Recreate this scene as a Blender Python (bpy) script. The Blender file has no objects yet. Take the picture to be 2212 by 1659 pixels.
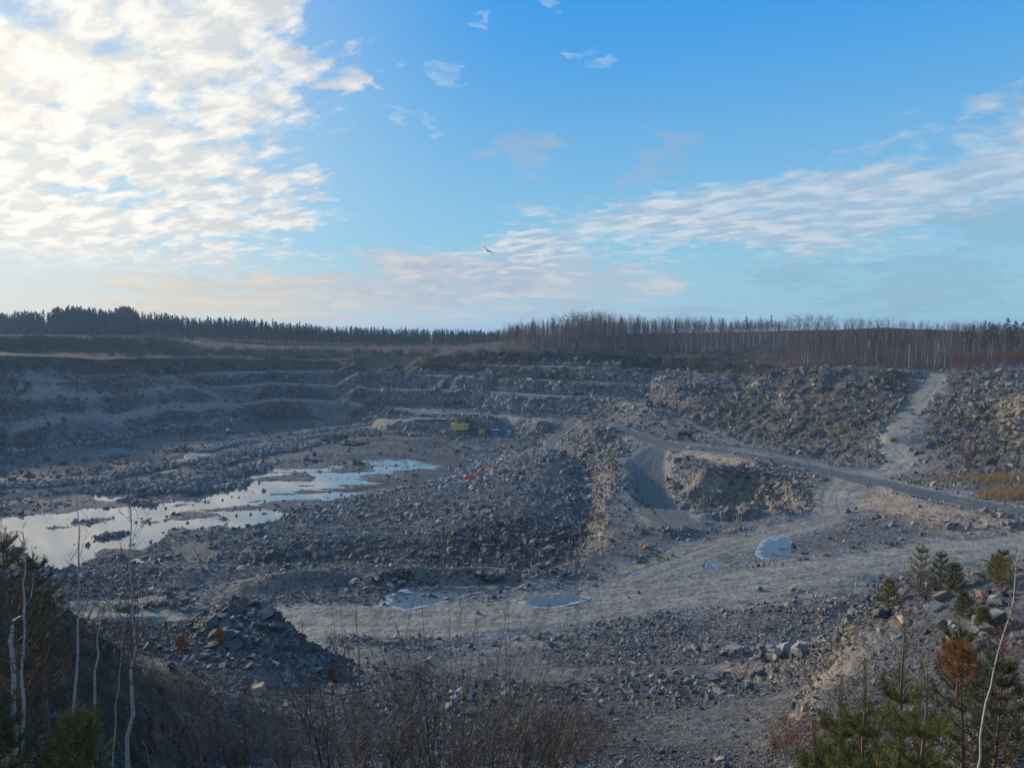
import bpy, bmesh, math, random
import numpy as np
from mathutils import Vector, Matrix, Euler
from mathutils.geometry import delaunay_2d_cdt
R = math.radians
C = bpy.context.scene.collection
rng = np.random.default_rng(7)
random.seed(7)

# ------------------------------------------------------------------ camera
FP = 1533.0; CX = 1106.0; CY = 829.5; PITCH = math.atan(107.5/1533)
cam_d = bpy.data.cameras.new("camera"); cam = bpy.data.objects.new("camera", cam_d); C.objects.link(cam)
cam.location = (0, 0, 0); cam.rotation_euler = (R(90)-PITCH, 0, 0)
cam_d.sensor_width = 36; cam_d.lens = 36*FP/2212; cam_d.clip_start = 0.1; cam_d.clip_end = 20000
bpy.context.scene.camera = cam

# ------------------------------------------------------------------ light
SUN_AZ = 58.0; SUN_EL = 19.0            # degrees left of the view axis / above the horizon
sd = bpy.data.lights.new("sun", 'SUN'); sun = bpy.data.objects.new("sun", sd); C.objects.link(sun)
sd.energy = 5.0; sd.angle = R(4.0); sd.color = (1.0, 0.82, 0.62)
sv = Vector((-math.sin(R(SUN_AZ))*math.cos(R(SUN_EL)), math.cos(R(SUN_AZ))*math.cos(R(SUN_EL)), math.sin(R(SUN_EL))))
sun.rotation_euler = sv.to_track_quat('Z', 'Y').to_euler()
vs = bpy.context.scene.view_settings
vs.view_transform = 'Standard'; vs.look = 'None'; vs.gamma = 1; vs.exposure = 0.0

# ------------------------------------------------------------------ node helpers
class N:
    """a node tree with a small arithmetic vocabulary"""
    def __init__(s, tree): s.t = tree; s.n = tree.nodes; s.l = tree.links
    def node(s, typ, ins=None, **kw):
        n = s.n.new(typ)
        for k, v in kw.items(): setattr(n, k, v)
        for k, v in (ins or {}).items(): s.put(n.inputs[k], v)
        return n
    def put(s, sock, v):
        if isinstance(v, bpy.types.NodeSocket): s.l.new(v, sock)
        elif v is not None:
            if sock.type == 'RGBA' and hasattr(v, '__len__') and len(v) == 3: v = (*v, 1)
            sock.default_value = v
    def m(s, op, a, b=None, c=None, clamp=False):
        n = s.n.new('ShaderNodeMath'); n.operation = op; n.use_clamp = clamp
        for i, v in enumerate((a, b, c)):
            if v is not None: s.put(n.inputs[i], v)
        return n.outputs[0]
    def add(s, a, b): return s.m('ADD', a, b)
    def sub(s, a, b): return s.m('SUBTRACT', a, b)
    def mul(s, a, b, clamp=False): return s.m('MULTIPLY', a, b, clamp=clamp)
    def div(s, a, b): return s.m('DIVIDE', a, b)
    def mx(s, a, b): return s.m('MAXIMUM', a, b)
    def mn(s, a, b): return s.m('MINIMUM', a, b)
    def ss(s, x, lo, hi, olo=0.0, ohi=1.0):
        n = s.n.new('ShaderNodeMapRange'); n.interpolation_type = 'SMOOTHSTEP'
        for i, v in enumerate((x, lo, hi, olo, ohi)): s.put(n.inputs[i], v)
        return n.outputs[0]
    def mix(s, f, a, b, mode='MIX'):
        n = s.n.new('ShaderNodeMix'); n.data_type = 'RGBA'; n.blend_type = mode; n.clamp_factor = True
        s.put(n.inputs[0], f); s.put(n.inputs[6], a); s.put(n.inputs[7], b)
        return n.outputs[2]
    def xyz(s, v):
        n = s.n.new('ShaderNodeSeparateXYZ'); s.put(n.inputs[0], v); return n.outputs
    def vec(s, x, y, z):
        n = s.n.new('ShaderNodeCombineXYZ')
        for i, v in enumerate((x, y, z)): s.put(n.inputs[i], v)
        return n.outputs[0]
    def vmul(s, v, t):
        n = s.n.new('ShaderNodeVectorMath'); n.operation = 'MULTIPLY'; s.put(n.inputs[0], v); s.put(n.inputs[1], t); return n.outputs[0]
    def vadd(s, v, t):
        n = s.n.new('ShaderNodeVectorMath'); n.operation = 'ADD'; s.put(n.inputs[0], v); s.put(n.inputs[1], t); return n.outputs[0]
    def noise(s, vec, scale, detail=4, rough=0.55, dist=0.0, out=0):
        n = s.n.new('ShaderNodeTexNoise'); s.put(n.inputs['Vector'], vec)
        n.inputs['Scale'].default_value = scale; n.inputs['Detail'].default_value = detail
        n.inputs['Roughness'].default_value = rough; n.inputs['Distortion'].default_value = dist
        return n.outputs[out]
    def voro(s, vec, scale, feature='F1', out='Distance', rnd=1.0):
        n = s.n.new('ShaderNodeTexVoronoi'); n.feature = feature; s.put(n.inputs['Vector'], vec)
        n.inputs['Scale'].default_value = scale; n.inputs['Randomness'].default_value = rnd
        return n.outputs[out]

# ------------------------------------------------------------------ world: Nishita sky with procedural cloud layers
w = bpy.data.worlds.new("World"); bpy.context.scene.world = w; w.use_nodes = True
T = N(w.node_tree); T.n.clear()
sky = T.node('ShaderNodeTexSky', sky_type='NISHITA', sun_disc=False, sun_elevation=R(SUN_EL), sun_rotation=R(-SUN_AZ),
             altitude=150, air_density=1.0, dust_density=0.6, ozone_density=2.2)
D = T.node('ShaderNodeTexCoord').outputs['Generated']
dx, dy, dz = T.xyz(D)
horiz = T.m('SQRT', T.add(T.mul(dx, dx), T.mul(dy, dy)))
az = T.mul(T.m('ARCTAN2', dx, dy), 57.29578)                     # degrees, right positive
el = T.mul(T.m('ARCTAN2', dz, horiz), 57.29578)
def px_az(px): return math.degrees(math.atan((px-CX)/FP))
def px_el(py): return math.degrees(math.atan((722-py)/FP))
zz = T.add(T.mx(dz, 0.0), 0.13)
P = T.vec(T.div(dx, zz), T.div(dy, zz), 0.0)                      # flat cloud layer seen in perspective
# gentle warping of the angular coordinates so the fields have torn edges
wn = T.noise(P, 1.5, 3, 0.55, 0.0, out=1); wx, wy, wz_ = T.xyz(wn)
wn2 = T.noise(P, 7.0, 5, 0.62, 0.4, out=1); w2x, w2y, w2z = T.xyz(wn2)
azw = T.add(az, T.add(T.mul(T.sub(wx, 0.5), 13), T.mul(T.sub(w2x, 0.5), 9))); elw = T.add(el, T.add(T.mul(T.sub(wy, 0.5), 6.0), T.mul(T.sub(w2y, 0.5), 5.0)))
def rotp(deg, sx, sy, off=(0, 0, 0)):
    c, s_ = math.cos(R(deg)), math.sin(R(deg)); px_, py_, _ = T.xyz(P)
    return T.vadd(T.vec(T.mul(T.add(T.mul(px_, c), T.mul(py_, s_)), sx), T.mul(T.sub(T.mul(py_, c), T.mul(px_, s_)), sy), 0.0), off)
def blob(px, py, rx, ry, rot=0.0, soft=0.6, a=azw, e=elw):
    """soft ellipse in the sky: centre and radii in photo pixels turned to degrees"""
    ca, ce = px_az(px), px_el(py); k = 0.0374*0.93
    rx *= k; ry *= k
    u = T.sub(a, ca); v = T.sub(e, ce); c, s = math.cos(R(rot)), math.sin(R(rot))
    uu = T.div(T.add(T.mul(u, c), T.mul(v, s)), rx); vv = T.div(T.sub(T.mul(v, c), T.mul(u, s)), ry)
    d = T.m('SQRT', T.add(T.mul(uu, uu), T.mul(vv, vv)))
    return T.ss(d, 1.0+soft*0.5, 1.0-soft*0.5)
def union(*b):
    r = b[0]
    for x in b[1:]: r = T.mx(r, x)
    return r
# base blue, deeper to the upper right, turquoise near the horizon
base = T.vmul(sky.outputs[0], (0.100, 0.100, 0.100))
hsv = T.node('ShaderNodeHueSaturation', {'Color': base, 'Saturation': 1.25, 'Value': 1.0})
g_el = T.ss(el, 2.0, 27.0)
blue = T.mix(g_el, (0.300, 0.610, 0.790), (0.045, 0.350, 0.860))
leftness = T.ss(az, 8.0, -36.0)
blue = T.mix(T.mul(leftness, T.ss(el, 34, 4, 0.25, 0.7)), blue, (0.40, 0.66, 0.86))
skyc = T.mix(0.88, hsv.outputs[0], blue)
# left altocumulus deck
deckmask = union(blob(0, 330, 600, 480, 0, .5), blob(330, 60, 330, 120, 0, .6), blob(480, 350, 205, 190, 0, .6),
                 blob(640, 175, 190, 42, 14, .8), blob(200, 560, 420, 62, 0, .9), blob(560, 480, 110, 50, 0, .8))
mot = T.noise(rotp(-38, 1.0, 1.75), 6.6, 6, 0.60, 0.25)
mot2 = T.noise(rotp(-38, 1.0, 1.5, (3, 1, 0)), 1.9, 4, 0.55, 0.3)
dens = T.add(T.add(T.mul(mot, 1.45), T.mul(mot2, 1.5)), T.mul(deckmask, 0.52))
left_thick = T.ss(az, -15.0, -36.0)
dens = T.add(dens, T.mul(T.mul(left_thick, deckmask), 0.20))
cl1 = T.mul(T.mul(T.ss(dens, 1.68, 2.16), T.ss(deckmask, 0.02, 0.45)), T.ss(el, 3.0, 7.0))
# right band
band = union(blob(1130, 545, 220, 66, 4, .9), blob(1450, 480, 350, 84, 4, .9), blob(1850, 468, 400, 92, 4, .9), blob(2250, 405, 300, 120, 8, .9))
mb = T.noise(rotp(25, 1.0, 1.6, (7, 3, 0)), 6.0, 6, 0.60, 0.3)
mb2 = T.noise(rotp(25, 1.0, 1.3, (1, 8, 0)), 1.6, 4, 0.55, 0.3)
cl2 = T.mul(T.ss(T.add(T.add(T.mul(mb, 0.85), T.mul(mb2, 0.55)), T.mul(band, 0.78)), 0.96, 1.66), T.ss(band, 0.0, 0.6))
cl2 = T.mul(cl2, 0.86)
# low banks near the horizon
lowb = union(blob(930, 595, 200, 60, 4, .9), blob(1180, 625, 330, 50, 4, .9), blob(700, 655, 500, 50, 0, .9))
ml = T.noise(T.vmul(P, (0.7, 0.9, 1)), 3.2, 6, 0.6, 0.3)
cl3 = T.mul(T.ss(T.add(T.mul(ml, 0.9), T.mul(lowb, 0.8)), 0.75, 1.35), 0.85)
# blue-grey puffs at the right
puff = union(blob(2150, 530, 120, 45, 0, .8), blob(1720, 590, 110, 45, 0, .9), blob(2000, 610, 120, 40, 0, .9), blob(1240, 670, 130, 22, 0, .9),
             blob(1480, 685, 110, 24, 0, .9), blob(1950, 665, 170, 28, 0, .9), blob(1130, 350, 90, 45, 0, .9), blob(1400, 350, 90, 40, 20, .9),
             blob(960, 590, 110, 40, 0, .9), blob(1130, 605, 90, 34, 0, .9), blob(1060, 560, 60, 26, 0, .9), blob(860, 650, 120, 26, 0, .9))
mp = T.noise(T.vadd(T.vmul(P, (0.8, 0.6, 1)), (2, 9, 0)), 4.5, 6, 0.62, 0.3)
cl4 = T.mul(T.ss(T.add(T.mul(mp, 1.2), T.mul(puff, 0.75)), 0.85, 1.45), 0.5)
# small wisps
wis = union(blob(940, 150, 45, 20, 10, .9), blob(1185, 28, 60, 20, 0, .9), blob(860, 250, 55, 14, -25, .9), blob(935, 278, 40, 14, -20, .9),
            blob(1300, 135, 50, 16, 0, .9), blob(810, 30, 45, 28, 0, .9), blob(1030, 72, 40, 12, 10, .9), blob(740, 5, 90, 26, 0, .9),
            blob(990, 315, 50, 8, 0, .9), blob(1500, 490, 0.1, .1), blob(1790, 572, 260, 10, 2, .9), blob(1380, 548, 220, 14, 3, .9))
mw = T.noise(rotp(20, 1.4, 2.4), 8.0, 6, 0.66, 0.5)
cl5 = T.mul(T.ss(T.add(T.mul(mw, 1.5), T.mul(wis, 0.8)), 1.15, 1.95), T.mul(wis, 0.45))
# sun glow behind the left deck
sund = T.node('ShaderNodeVectorMath', {0: D, 1: tuple(sv)}, operation='DOT_PRODUCT').outputs['Value']
ang = T.mul(T.m('ARCCOSINE', sund), 57.29578)
glow = T.ss(ang, 46.0, 4.0)
shade1 = T.noise(rotp(-38, 1.0, 1.7, (.03, .05, 0)), 5.5, 5, 0.55, 0.2)
c1lit = T.mix(glow, (0.86, 0.86, 0.84), (1.55, 1.42, 1.18))
c1drk = T.mix(glow, (0.55, 0.62, 0.70), (0.98, 0.94, 0.85))
c1 = T.mix(T.ss(shade1, 0.40, 0.62), c1drk, c1lit)
low_warm = T.ss(el, 9.0, 1.0)
c1 = T.mix(T.mul(low_warm, 0.5), c1, (0.86, 0.74, 0.56))
c2 = T.mix(T.ss(shade1, 0.40, 0.62), (0.42, 0.52, 0.66), T.mix(T.ss(az, 30, 0), (0.62, 0.68, 0.76), (0.80, 0.80, 0.80)))
c3 = T.mix(T.ss(az, -4, -28), T.mix(T.ss(ml, .45, .65), (0.46, 0.53, 0.63), (0.70, 0.68, 0.66)), T.mix(T.ss(ml, .42, .62), (0.50, 0.47, 0.43), (0.72, 0.62, 0.48)))
hz = T.ss(el, 7.5, 0.3)                                          # milky band above the horizon
hzc = T.mix(T.ss(az, 2, -30), T.mix(T.ss(az, 0, 28), (0.50, 0.60, 0.68), (0.33, 0.55, 0.65)), (0.90, 0.75, 0.54))
col = T.mix(cl3, skyc, c3)
col = T.mix(cl2, col, c2)
col = T.mix(cl5, col, (0.62, 0.72, 0.82))
col = T.mix(T.mul(hz, 0.60), col, hzc)
col = T.mix(cl4, col, T.mix(T.ss(az, 18, 4), (0.28, 0.44, 0.60), (0.43, 0.47, 0.60)))
col = T.mix(cl1, col, c1)
veil = T.mul(T.ss(ang, 54, 16), 0.30)
col = T.mix(veil, col, (1.10, 1.02, 0.88))
# unseen broken cloud added behind the viewer and overhead as neutral fill light
back_fill = T.mul(T.mx(T.ss(dy, 0.30, -0.35), T.ss(el, 38, 62)), T.ss(T.noise(T.vmul(D, (2.2, 2.2, 3.5)), 1.0, 4, 0.55), 0.30, 0.52))
col = T.mix(T.mul(back_fill, 0.34), col, (0.62, 0.69, 0.80))
bg = T.node('ShaderNodeBackground', {'Color': col, 'Strength': 1.0})
T.l.new(bg.outputs[0], T.node('ShaderNodeOutputWorld').inputs[0])
SKYBG = bg

# ------------------------------------------------------------------ photo pixel <-> world
CP, SP = math.cos(PITCH), math.sin(PITCH)
def ray(px, py):
    u = (px-CX)/FP; v = (CY-py)/FP
    return (u, CP+SP*v, -SP+CP*v)
def ptY(px, py, Y):
    x, y, z = ray(px, py); return (x/y*Y, Y, z/y*Y)
def ptZ(px, py, Z):
    x, y, z = ray(px, py); return (x/z*Z, y/z*Z, Z)

# ------------------------------------------------------------------ terrain: break lines (crests, toes) -> TIN
LINES = []
def LY(*p): LINES.append([ptY(*q) for q in p])
def LZ(*p): LINES.append([ptZ(*q) for q in p])
def LW(*p): LINES.append([tuple(map(float, q)) for q in p])
FL = -48.0
# left benches, columns
lx  = [-250, 0, 107, 213, 320, 427, 507, 587, 667, 720, 773]
f4  = [1000, 975, 950, 943, 936, 918, 911, 907, 905, 905, 909]
tabs = [[945,923,911,899,891,883,876,866,866,869,873], [939,918,905,897,889,881,874,861,862,866,869],
        [866,862,862,857,849,841,836,829,832,833,836], [863,859,859,854,846,838,832,826,829,830,832],
        [815,812,812,812,810,808,806,803,803,804,806], [812,809,808,808,806,805,803,801,801,802,803],
        [768,766,771,777,773,774,775,776,778,779,781], [762,760,757,760,763,764,766,768,770,772,773],
        [721,723,724,726,728,745,751,755,758,760,762]]
dY = [3, 9, 3, 9, 3, 9, 4, 26, 26]
Yf = [ptZ(x, y, FL)[1] for x, y in zip(lx, f4)]
LZ(*[(x, y, FL) for x, y in zip(lx, f4)])
acc = 0; benchY = []
for t, d in zip(tabs, dY):
    acc += d
    LY(*[(x, y, Y+acc) for x, y, Y in zip(lx, t, Yf)])
yb = lambda px: float(np.interp(px, lx, Yf))
# middle rock mass benches
LZ((800,884,-41),(880,884,-41),(987,886,-41),(1091,892,-41),(1224,898,-40.5),(1318,900,-39.5))
mx_ = [(800,875,402),(900,877,398),(987,880,393),(1091,889,372),(1224,895,356),(1318,896,345)]
LY(*mx_)
LY((800,842,408),(827,842,406),(1013,843,396),(1091,850,377),(1150,855,368),(1224,858,361),(1318,860,350),(1398,864,350))
LY((800,838,420),(827,839,418),(1013,839,408),(1091,846,389),(1150,851,380),(1224,854,373),(1318,857,362),(1398,861,362))
LY((795,810,425),(853,806,424),(960,813,413),(1147,821,386),(1278,825,372),(1398,832,368))
LY((800,806,437),(853,803,436),(912,810,428),(960,810,425),(1147,818,398),(1278,822,384),(1398,829,378))
LY((870,800,441),(912,785,433),(976,787,430),(1147,793,404),(1278,794,390),(1411,803,384))
LY((912,782,445),(976,783,442),(1091,789,420),(1251,790,404),(1411,800,394))
LY((912,776,448),(976,764,447),(1091,759,426),(1278,763,409),(1384,771,400),(1440,772,396),(1544,773,390),(1600,785,382))
LY((1440,801,386),(1544,798,380),(1620,803,372),(1677,800,362))
LY((1480,806,372),(1600,808,350))
LY((1600,772,392),(1677,771,376),(1750,768,360))
# shelf behind the shovel and its face
LZ((830,929,FL),(900,932,FL),(960,934,FL),(1013,938,FL),(1093,938,FL),(1140,936,FL),(1165,931,FL))
LY((830,908,362),(900,906,352),(960,905,348),(1013,904,341),(1093,905,339),(1140,907,340),(1180,909,325))
LY((830,899,385),(960,899,372),(1093,900,358),(1200,903,340))
# left end of the shelf
LZ((787,914,FL),(815,925,FL)); LY((800,905,390),(815,904,372))
# pit floor
LZ(*[(x, y, FL) for x, y in [(-150,1000),(30,1000),(200,1000),(400,960),(600,960),(700,940),(800,935),(900,946),(1000,951),(1120,951),(1150,960),(1080,980),
   (-150,1060),(400,1030),(700,1000),(900,1000),(1000,985),(100,1060),(300,1080),(500,1080),(620,1085),(-150,1130),(50,1120),(200,1150),(300,1185),(110,1225),
   (500,1040),(780,1040),(860,1030),(950,1020),(450,1120),(560,1110),(640,930),(500,925),(0,1040),(-150,1200)]])
# stone bank along the pit haul road (low ridges)
LZ((350,1046,-47.0),(420,1040,-46.2),(480,1030,-46.4),(520,1015,-46.8)); LZ((250,1042,-47.3),(300,1050,-47.0),(420,1058,-46.6))
LZ((455,988,-47.0),(520,975,-46.6),(575,965,-47.2)); LZ((300,1002,-47.0),(240,1018,-46.9),(150,1030,-47.2),(0,1048,-47.2),(-100,1055,-47.2))
# ramp from shelf down behind the muck pile
LZ((1260,905,-40.6),(1225,925,-42.5),(1212,942,-44.5),(1200,968,-46.5),(1180,1000,-47))
LZ((1235,905,-40.8),(1195,930,-43.5),(1180,945,-45.5),(1165,965,-47.5))
# mound between ramp and junction, wall down to the pit
LY((1262,913,262),(1300,918,252),(1352,938,242)); LY((1255,920,258),(1290,935,246),(1315,955,238),(1326,968,232))
LZ((1240,950,-43),(1243,990,-44.5),(1262,1012,-43))
# muck pile
LY((1200,976,230),(1180,1008,203),(1160,1050,177),(1130,1100,150),(1110,1128,143))
LY((1150,1131,143),(1060,1134,144),(960,1139,145),(880,1142,148),(827,1157,144.5),(667,1173,146),(560,1200,144),(470,1228,141))
LY((560,1228,140),(720,1222,134),(907,1219,129),(1147,1212,126),(1240,1205,126))
LZ((1262,1022,-42.5),(1283,1060,-42),(1281,1100,-42),(1276,1140,-41.5),(1284,1178,-40))
LZ((1230,985,-42),(1245,1010,-42)); LZ((1225,1000,-40),(1235,1040,-40),(1225,1090,-39.5),(1215,1130,-39.5))
LZ((700,1140,-44.5),(800,1100,-43.8),(900,1072,-42.8),(1000,1052,-41.6),(1080,1022,-41.0),(1135,998,-40.3),(1170,982,-39))
LZ((640,1100,-47.8),(690,1093,-47.6),(800,1066,-47.3),(900,1056,-46.6)); LY((975,1046,208),(1010,1038,213),(1060,1019,220),(1100,1006,228),(1140,985,238))
LZ((1150,968,-47.6),(1120,982,-47.6),(1060,1000,-47.6),(980,1030,-47.6))
LZ((500,1150,-46.8),(600,1150,-45.6),(420,1180,-47.2))
# plateau strip, cut road and hollow
LZ((1330,960,-36),(1340,985,-36),(1322,1000,-36),(1318,1037,-35.7),(1306,1103,-34.8),(1308,1150,-34.2),(1318,1180,-33.6))
LZ((1365,975,-36),(1352,1000,-36),(1358,1060,-35.6),(1380,1110,-34.9),(1398,1135,-34.2))
LZ((1372,978,-36),(1368,1010,-37.2),(1386,1063,-39.3),(1406,1120,-41))
LZ((1411,965,-35.6),(1400,1000,-37),(1403,1060,-39.5),(1428,1110,-40.8),(1455,1130,-41))
LZ((1436,975,-35.8),(1438,1037,-38.5),(1459,1085,-40.2),(1499,1125,-41),(1540,1114,-41),(1600,1106,-41),(1650,1106,-40.5),(1690,1112,-39),(1722,1120,-37))
LZ((1445,971,-35.2),(1478,985,-35),(1502,1012,-34.2),(1540,1019,-33.6),(1600,1019,-33.6),(1677,1021,-33.5),(1700,1050,-33.6),(1730,1080,-33.9),(1757,1104,-34.2))
LZ((1500,985,-35.2),(1580,1006,-34.9),(1650,1014,-34.6))
LZ((1480,968,-34.6),(1560,983,-33.6),(1648,1002,-33.0),(1690,1018,-33.3)); LZ((1715,1040,-34.2),(1770,1090,-34.2))
# near lip of the hollow
LZ((1400,1146,-33.2),(1450,1143,-33.0),(1490,1140,-33.3),(1540,1112,-33.6),(1620,1098,-33.6),(1690,1110,-33.4),(1750,1118,-33.9))
LZ((1510,1162,-34),(1620,1125,-34.2),(1690,1130,-34),(1760,1130,-34))
# main road and upper plateau
LZ((1322,914,-36.0),(1357,936,-35.3),(1400,950,-35),(1450,960,-35),(1560,974,-34.6),(1675,995,-34),(1769,1014,-33.7),(1862,1037,-33.2),(1942,1055,-32.6),(2060,1083,-31.8),(2212,1112,-30.9),(2400,1150,-30))
LZ((1340,912,-36),(1400,941,-35),(1475,948,-35),(1560,960,-34.7),(1640,975,-34.4),(1742,996,-33.9),(1850,1015,-33.3),(2022,1055,-31.8),(2120,1076,-31.0),(2212,1088,-30.4),(2400,1120,-29))
# rocky mound between junction and the upper track
LY((1318,905,322),(1350,922,290),(1392,938,262),(1456,941,255))
LY((1322,866,330),(1350,868,325),(1424,890,285),(1450,925,262)); LY((1340,862,345),(1358,864,340),(1438,876,300),(1400,868,330))
LY((1385,862,352),(1440,880,305),(1490,906,278),(1544,931,262))
# right hand slope
LY((1400,862,360),(1445,872,320),(1464,900,285),(1507,917,268),(1548,930,258),(1610,950,238),(1677,967,222),(1742,985,204),(1800,996,192),(1889,1007,178),(1912,990,182))
LY((1410,828,366),(1450,840,330),(1500,870,295),(1580,895,268),(1680,915,246),(1780,930,222),(1870,945,208),(1895,960,198))
LY((1440,807,362),(1544,803,345),(1677,806,308),(1740,798,298),(1782,793,294),(1889,798,288),(1955,802,286),(2000,804,288))
LY((1600,845,315),(1700,855,283),(1800,860,262),(1880,870,246),(1935,860,250))
LY((1440,803,375),(1544,796,368),(1677,801,330),(1782,790,320),(1889,794,312),(2003,802,305))
# side road
LY((1915,1018,172),(1935,1000,178),(1912,965,189),(1914,940,198),(1942,902,222),(1979,851,256),(2004,808,288),(2010,801,310))
LY((1970,1015,172),(1968,995,176),(1942,963,188),(1944,942,196),(1984,899,220),(2028,846,254),(2049,805,286),(2060,799,308))
# hillside right of the side road
LY((2070,803,285),(2155,801,276),(2212,800,268),(2400,800,255)); LY((2070,798,300),(2212,793,290),(2400,790,280))
LY((2060,860,245),(2130,850,240),(2175,845,230),(2240,850,220),(2400,850,205)); LY((2180,875,205),(2240,880,196),(2400,890,185))
LY((2010,905,216),(2100,905,208),(2180,915,195),(2240,920,186),(2400,930,172))
LY((1990,960,190),(2080,960,178),(2180,965,165),(2260,970,158),(2400,980,150))
LY((1990,1020,166),(2060,1030,154),(2150,1040,146),(2212,1055,138),(2400,1070,125))
# berm below the main road, right
LZ((1835,1080,-33.6),(1856,1066,-32.6),(1902,1054,-31.4),(1950,1066,-31.4),(1995,1077,-31.0),(2075,1100,-30.4),(2195,1122,-29.8),(2400,1160,-29))
LZ((1842,1100,-33.8),(1880,1120,-33.5),(1969,1149,-32.6),(2075,1157,-31.9),(2212,1150,-31.5),(2400,1185,-31))
# near yard and near road
LZ((1770,1040,-33.9),(1800,1060,-33.9),(1800,1100,-33.9),(1770,1130,-34),(1700,1150,-33.4),(1600,1170,-33.2),(1480,1195,-32.8))
LZ((1400,1165,-33.4),(1340,1190,-33),(1250,1212,-31.6),(1200,1222,-31.6),(1130,1236,-31.2))
LZ((2400,1172,-31.2),(2212,1172,-31.2),(1969,1200,-31.6),(1800,1225,-31.8),(1622,1252,-31.9),(1300,1300,-31.7),(1000,1335,-31.6),(650,1345,-31.5),(400,1330,-31.5),(250,1322,-31.5),(0,1330,-31.3),(-200,1340,-31))
LZ((1690,1190,-32.6),(1560,1215,-32.4),(1400,1240,-32),(1250,1250,-31.8))
# sand berm at the pit edge
LZ((515,1282,-31.2),(600,1278,-31.4),(700,1264,-31.4),(850,1264,-31.4),(1000,1264,-31.4),(1130,1258,-31.5))
LZ((480,1262,-31.4),(530,1252,-30.4),(590,1236,-29.7),(640,1252,-30.6),(695,1228,-29.9),(730,1222,-30.4),(770,1240,-30.7),(830,1226,-29.6),(885,1219,-29.4),(950,1226,-29.8),(1010,1221,-29.5),(1090,1225,-29.6),(1128,1245,-30.6))
for x in range(480, 1240, 60): LW((( x-CX)/FP*104, 104, -38.5)); LW(((x-CX)/FP*116, 116, -42))
for x in (1240, 1275): LW(((x-CX)/FP*112, 112, -36))
LZ(*[(x, 1300, -31.2) for x in (-250, -100, 0, 150, 300, 440)])
LZ((-150,1262,-39),(0,1262,-39),(150,1262,-39),(300,1250,-40),(450,1238,-41)); LZ((-150,1240,-47.8),(20,1240,-47.8),(130,1236,-47.8),(260,1212,-47.8),(340,1195,-47.8),(430,1175,-47.8))
# ground below the road down to the foreground
LZ((2212,1215,-31.2),(1969,1240,-31.6),(1750,1280,-31.8),(1500,1330,-31.7),(1200,1375,-31.5),(900,1400,-31.2),(680,1400,-31))
LY((1800,1300,78),(1650,1350,71),(1450,1400,66),(1250,1440,60),(1000,1450,57),(760,1440,58))
LY((1700,1420,58),(1500,1440,56),(1300,1460,52),(1100,1500,47),(850,1490,47),(720,1480,50))
LY((1700,1500,44),(1500,1520,42),(1300,1540,40),(1100,1570,38),(850,1560,38),(650,1550,37))
LY((1600,1640,30),(1300,1659,31),(1100,1665,31),(850,1665,30),(500,1659,26),(300,1659,21))
# left terrace with the dark knob
LY((-100,1330,60),(100,1335,60),(330,1347,58),(420,1335,57),(455,1308,56),(500,1288,56),(545,1290,56),(585,1318,55),(615,1345,54),(628,1380,53),(632,1410,52))
LW(*[ptY(x, 1400, Y)[:1]+(Y, z) for x, Y, z in [(330, 63, -30.8), (470, 66, -31), (600, 62, -31), (665, 57, -30.6)]])
LY((640,1462,50),(570,1428,48),(480,1425,48),(380,1420,48),(300,1420,46)); LY((660,1500,46),(500,1480,43),(340,1480,40),(250,1450,36))
# dark slope at the lower left
LY((-200,1180,22),(-60,1200,24),(20,1240,25),(90,1300,27),(160,1360,30),(230,1410,31)); LY((-200,1500,15),(0,1500,17),(120,1500,20),(260,1560,22)); LY((-200,1659,10),(0,1659,13),(150,1659,16))
# outcrop at the lower right
LY((1872,1300,42),(1900,1275,41),(1960,1262,40),(2040,1262,39),(2120,1245,38),(2212,1235,36),(2400,1215,33))
LW(*[(ptY(x, 1300, Y)[0], Y, z) for x, Y, z in [(1850, 54, -27), (1990, 54, -27), (2150, 54, -27), (2400, 50, -26)]])
LY((1860,1330,41),(1820,1400,38),(1790,1480,34),(1720,1560,30),(1640,1659,26)); LY((1790,1400,45),(1740,1480,39),(1680,1560,34))
LY((1960,1330,36),(2100,1330,33),(2212,1340,30),(2400,1330,26)); LY((1900,1480,28),(2050,1480,24),(2212,1480,20),(2400,1480,17)); LY((1850,1659,19),(2050,1659,14),(2212,1659,11),(2400,1659,9))
# camera stand
LW((-3,2,-2.2),(0,2.2,-2.3),(3,2,-2.2)); LW((-6,-3,-1.6),(0,-3,-1.6),(6,-3,-1.6)); LW((-9,6,-5.5),(0,7,-6.5),(6,5.5,-4.6)); LW((-8,14,-10.5),(0,16,-12),(6,14,-9.5))
LW((-60,0,-3),(-30,0,-2.2),(30,0,-2),(60,0,-2)); LW((-200,-200,0),(200,-200,0)); LW((-45,30,-9),(-70,45,-10),(-160,60,-6),(-230,150,-5)); LW((50,22,-8),(90,60,-12),(200,100,-6))
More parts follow.
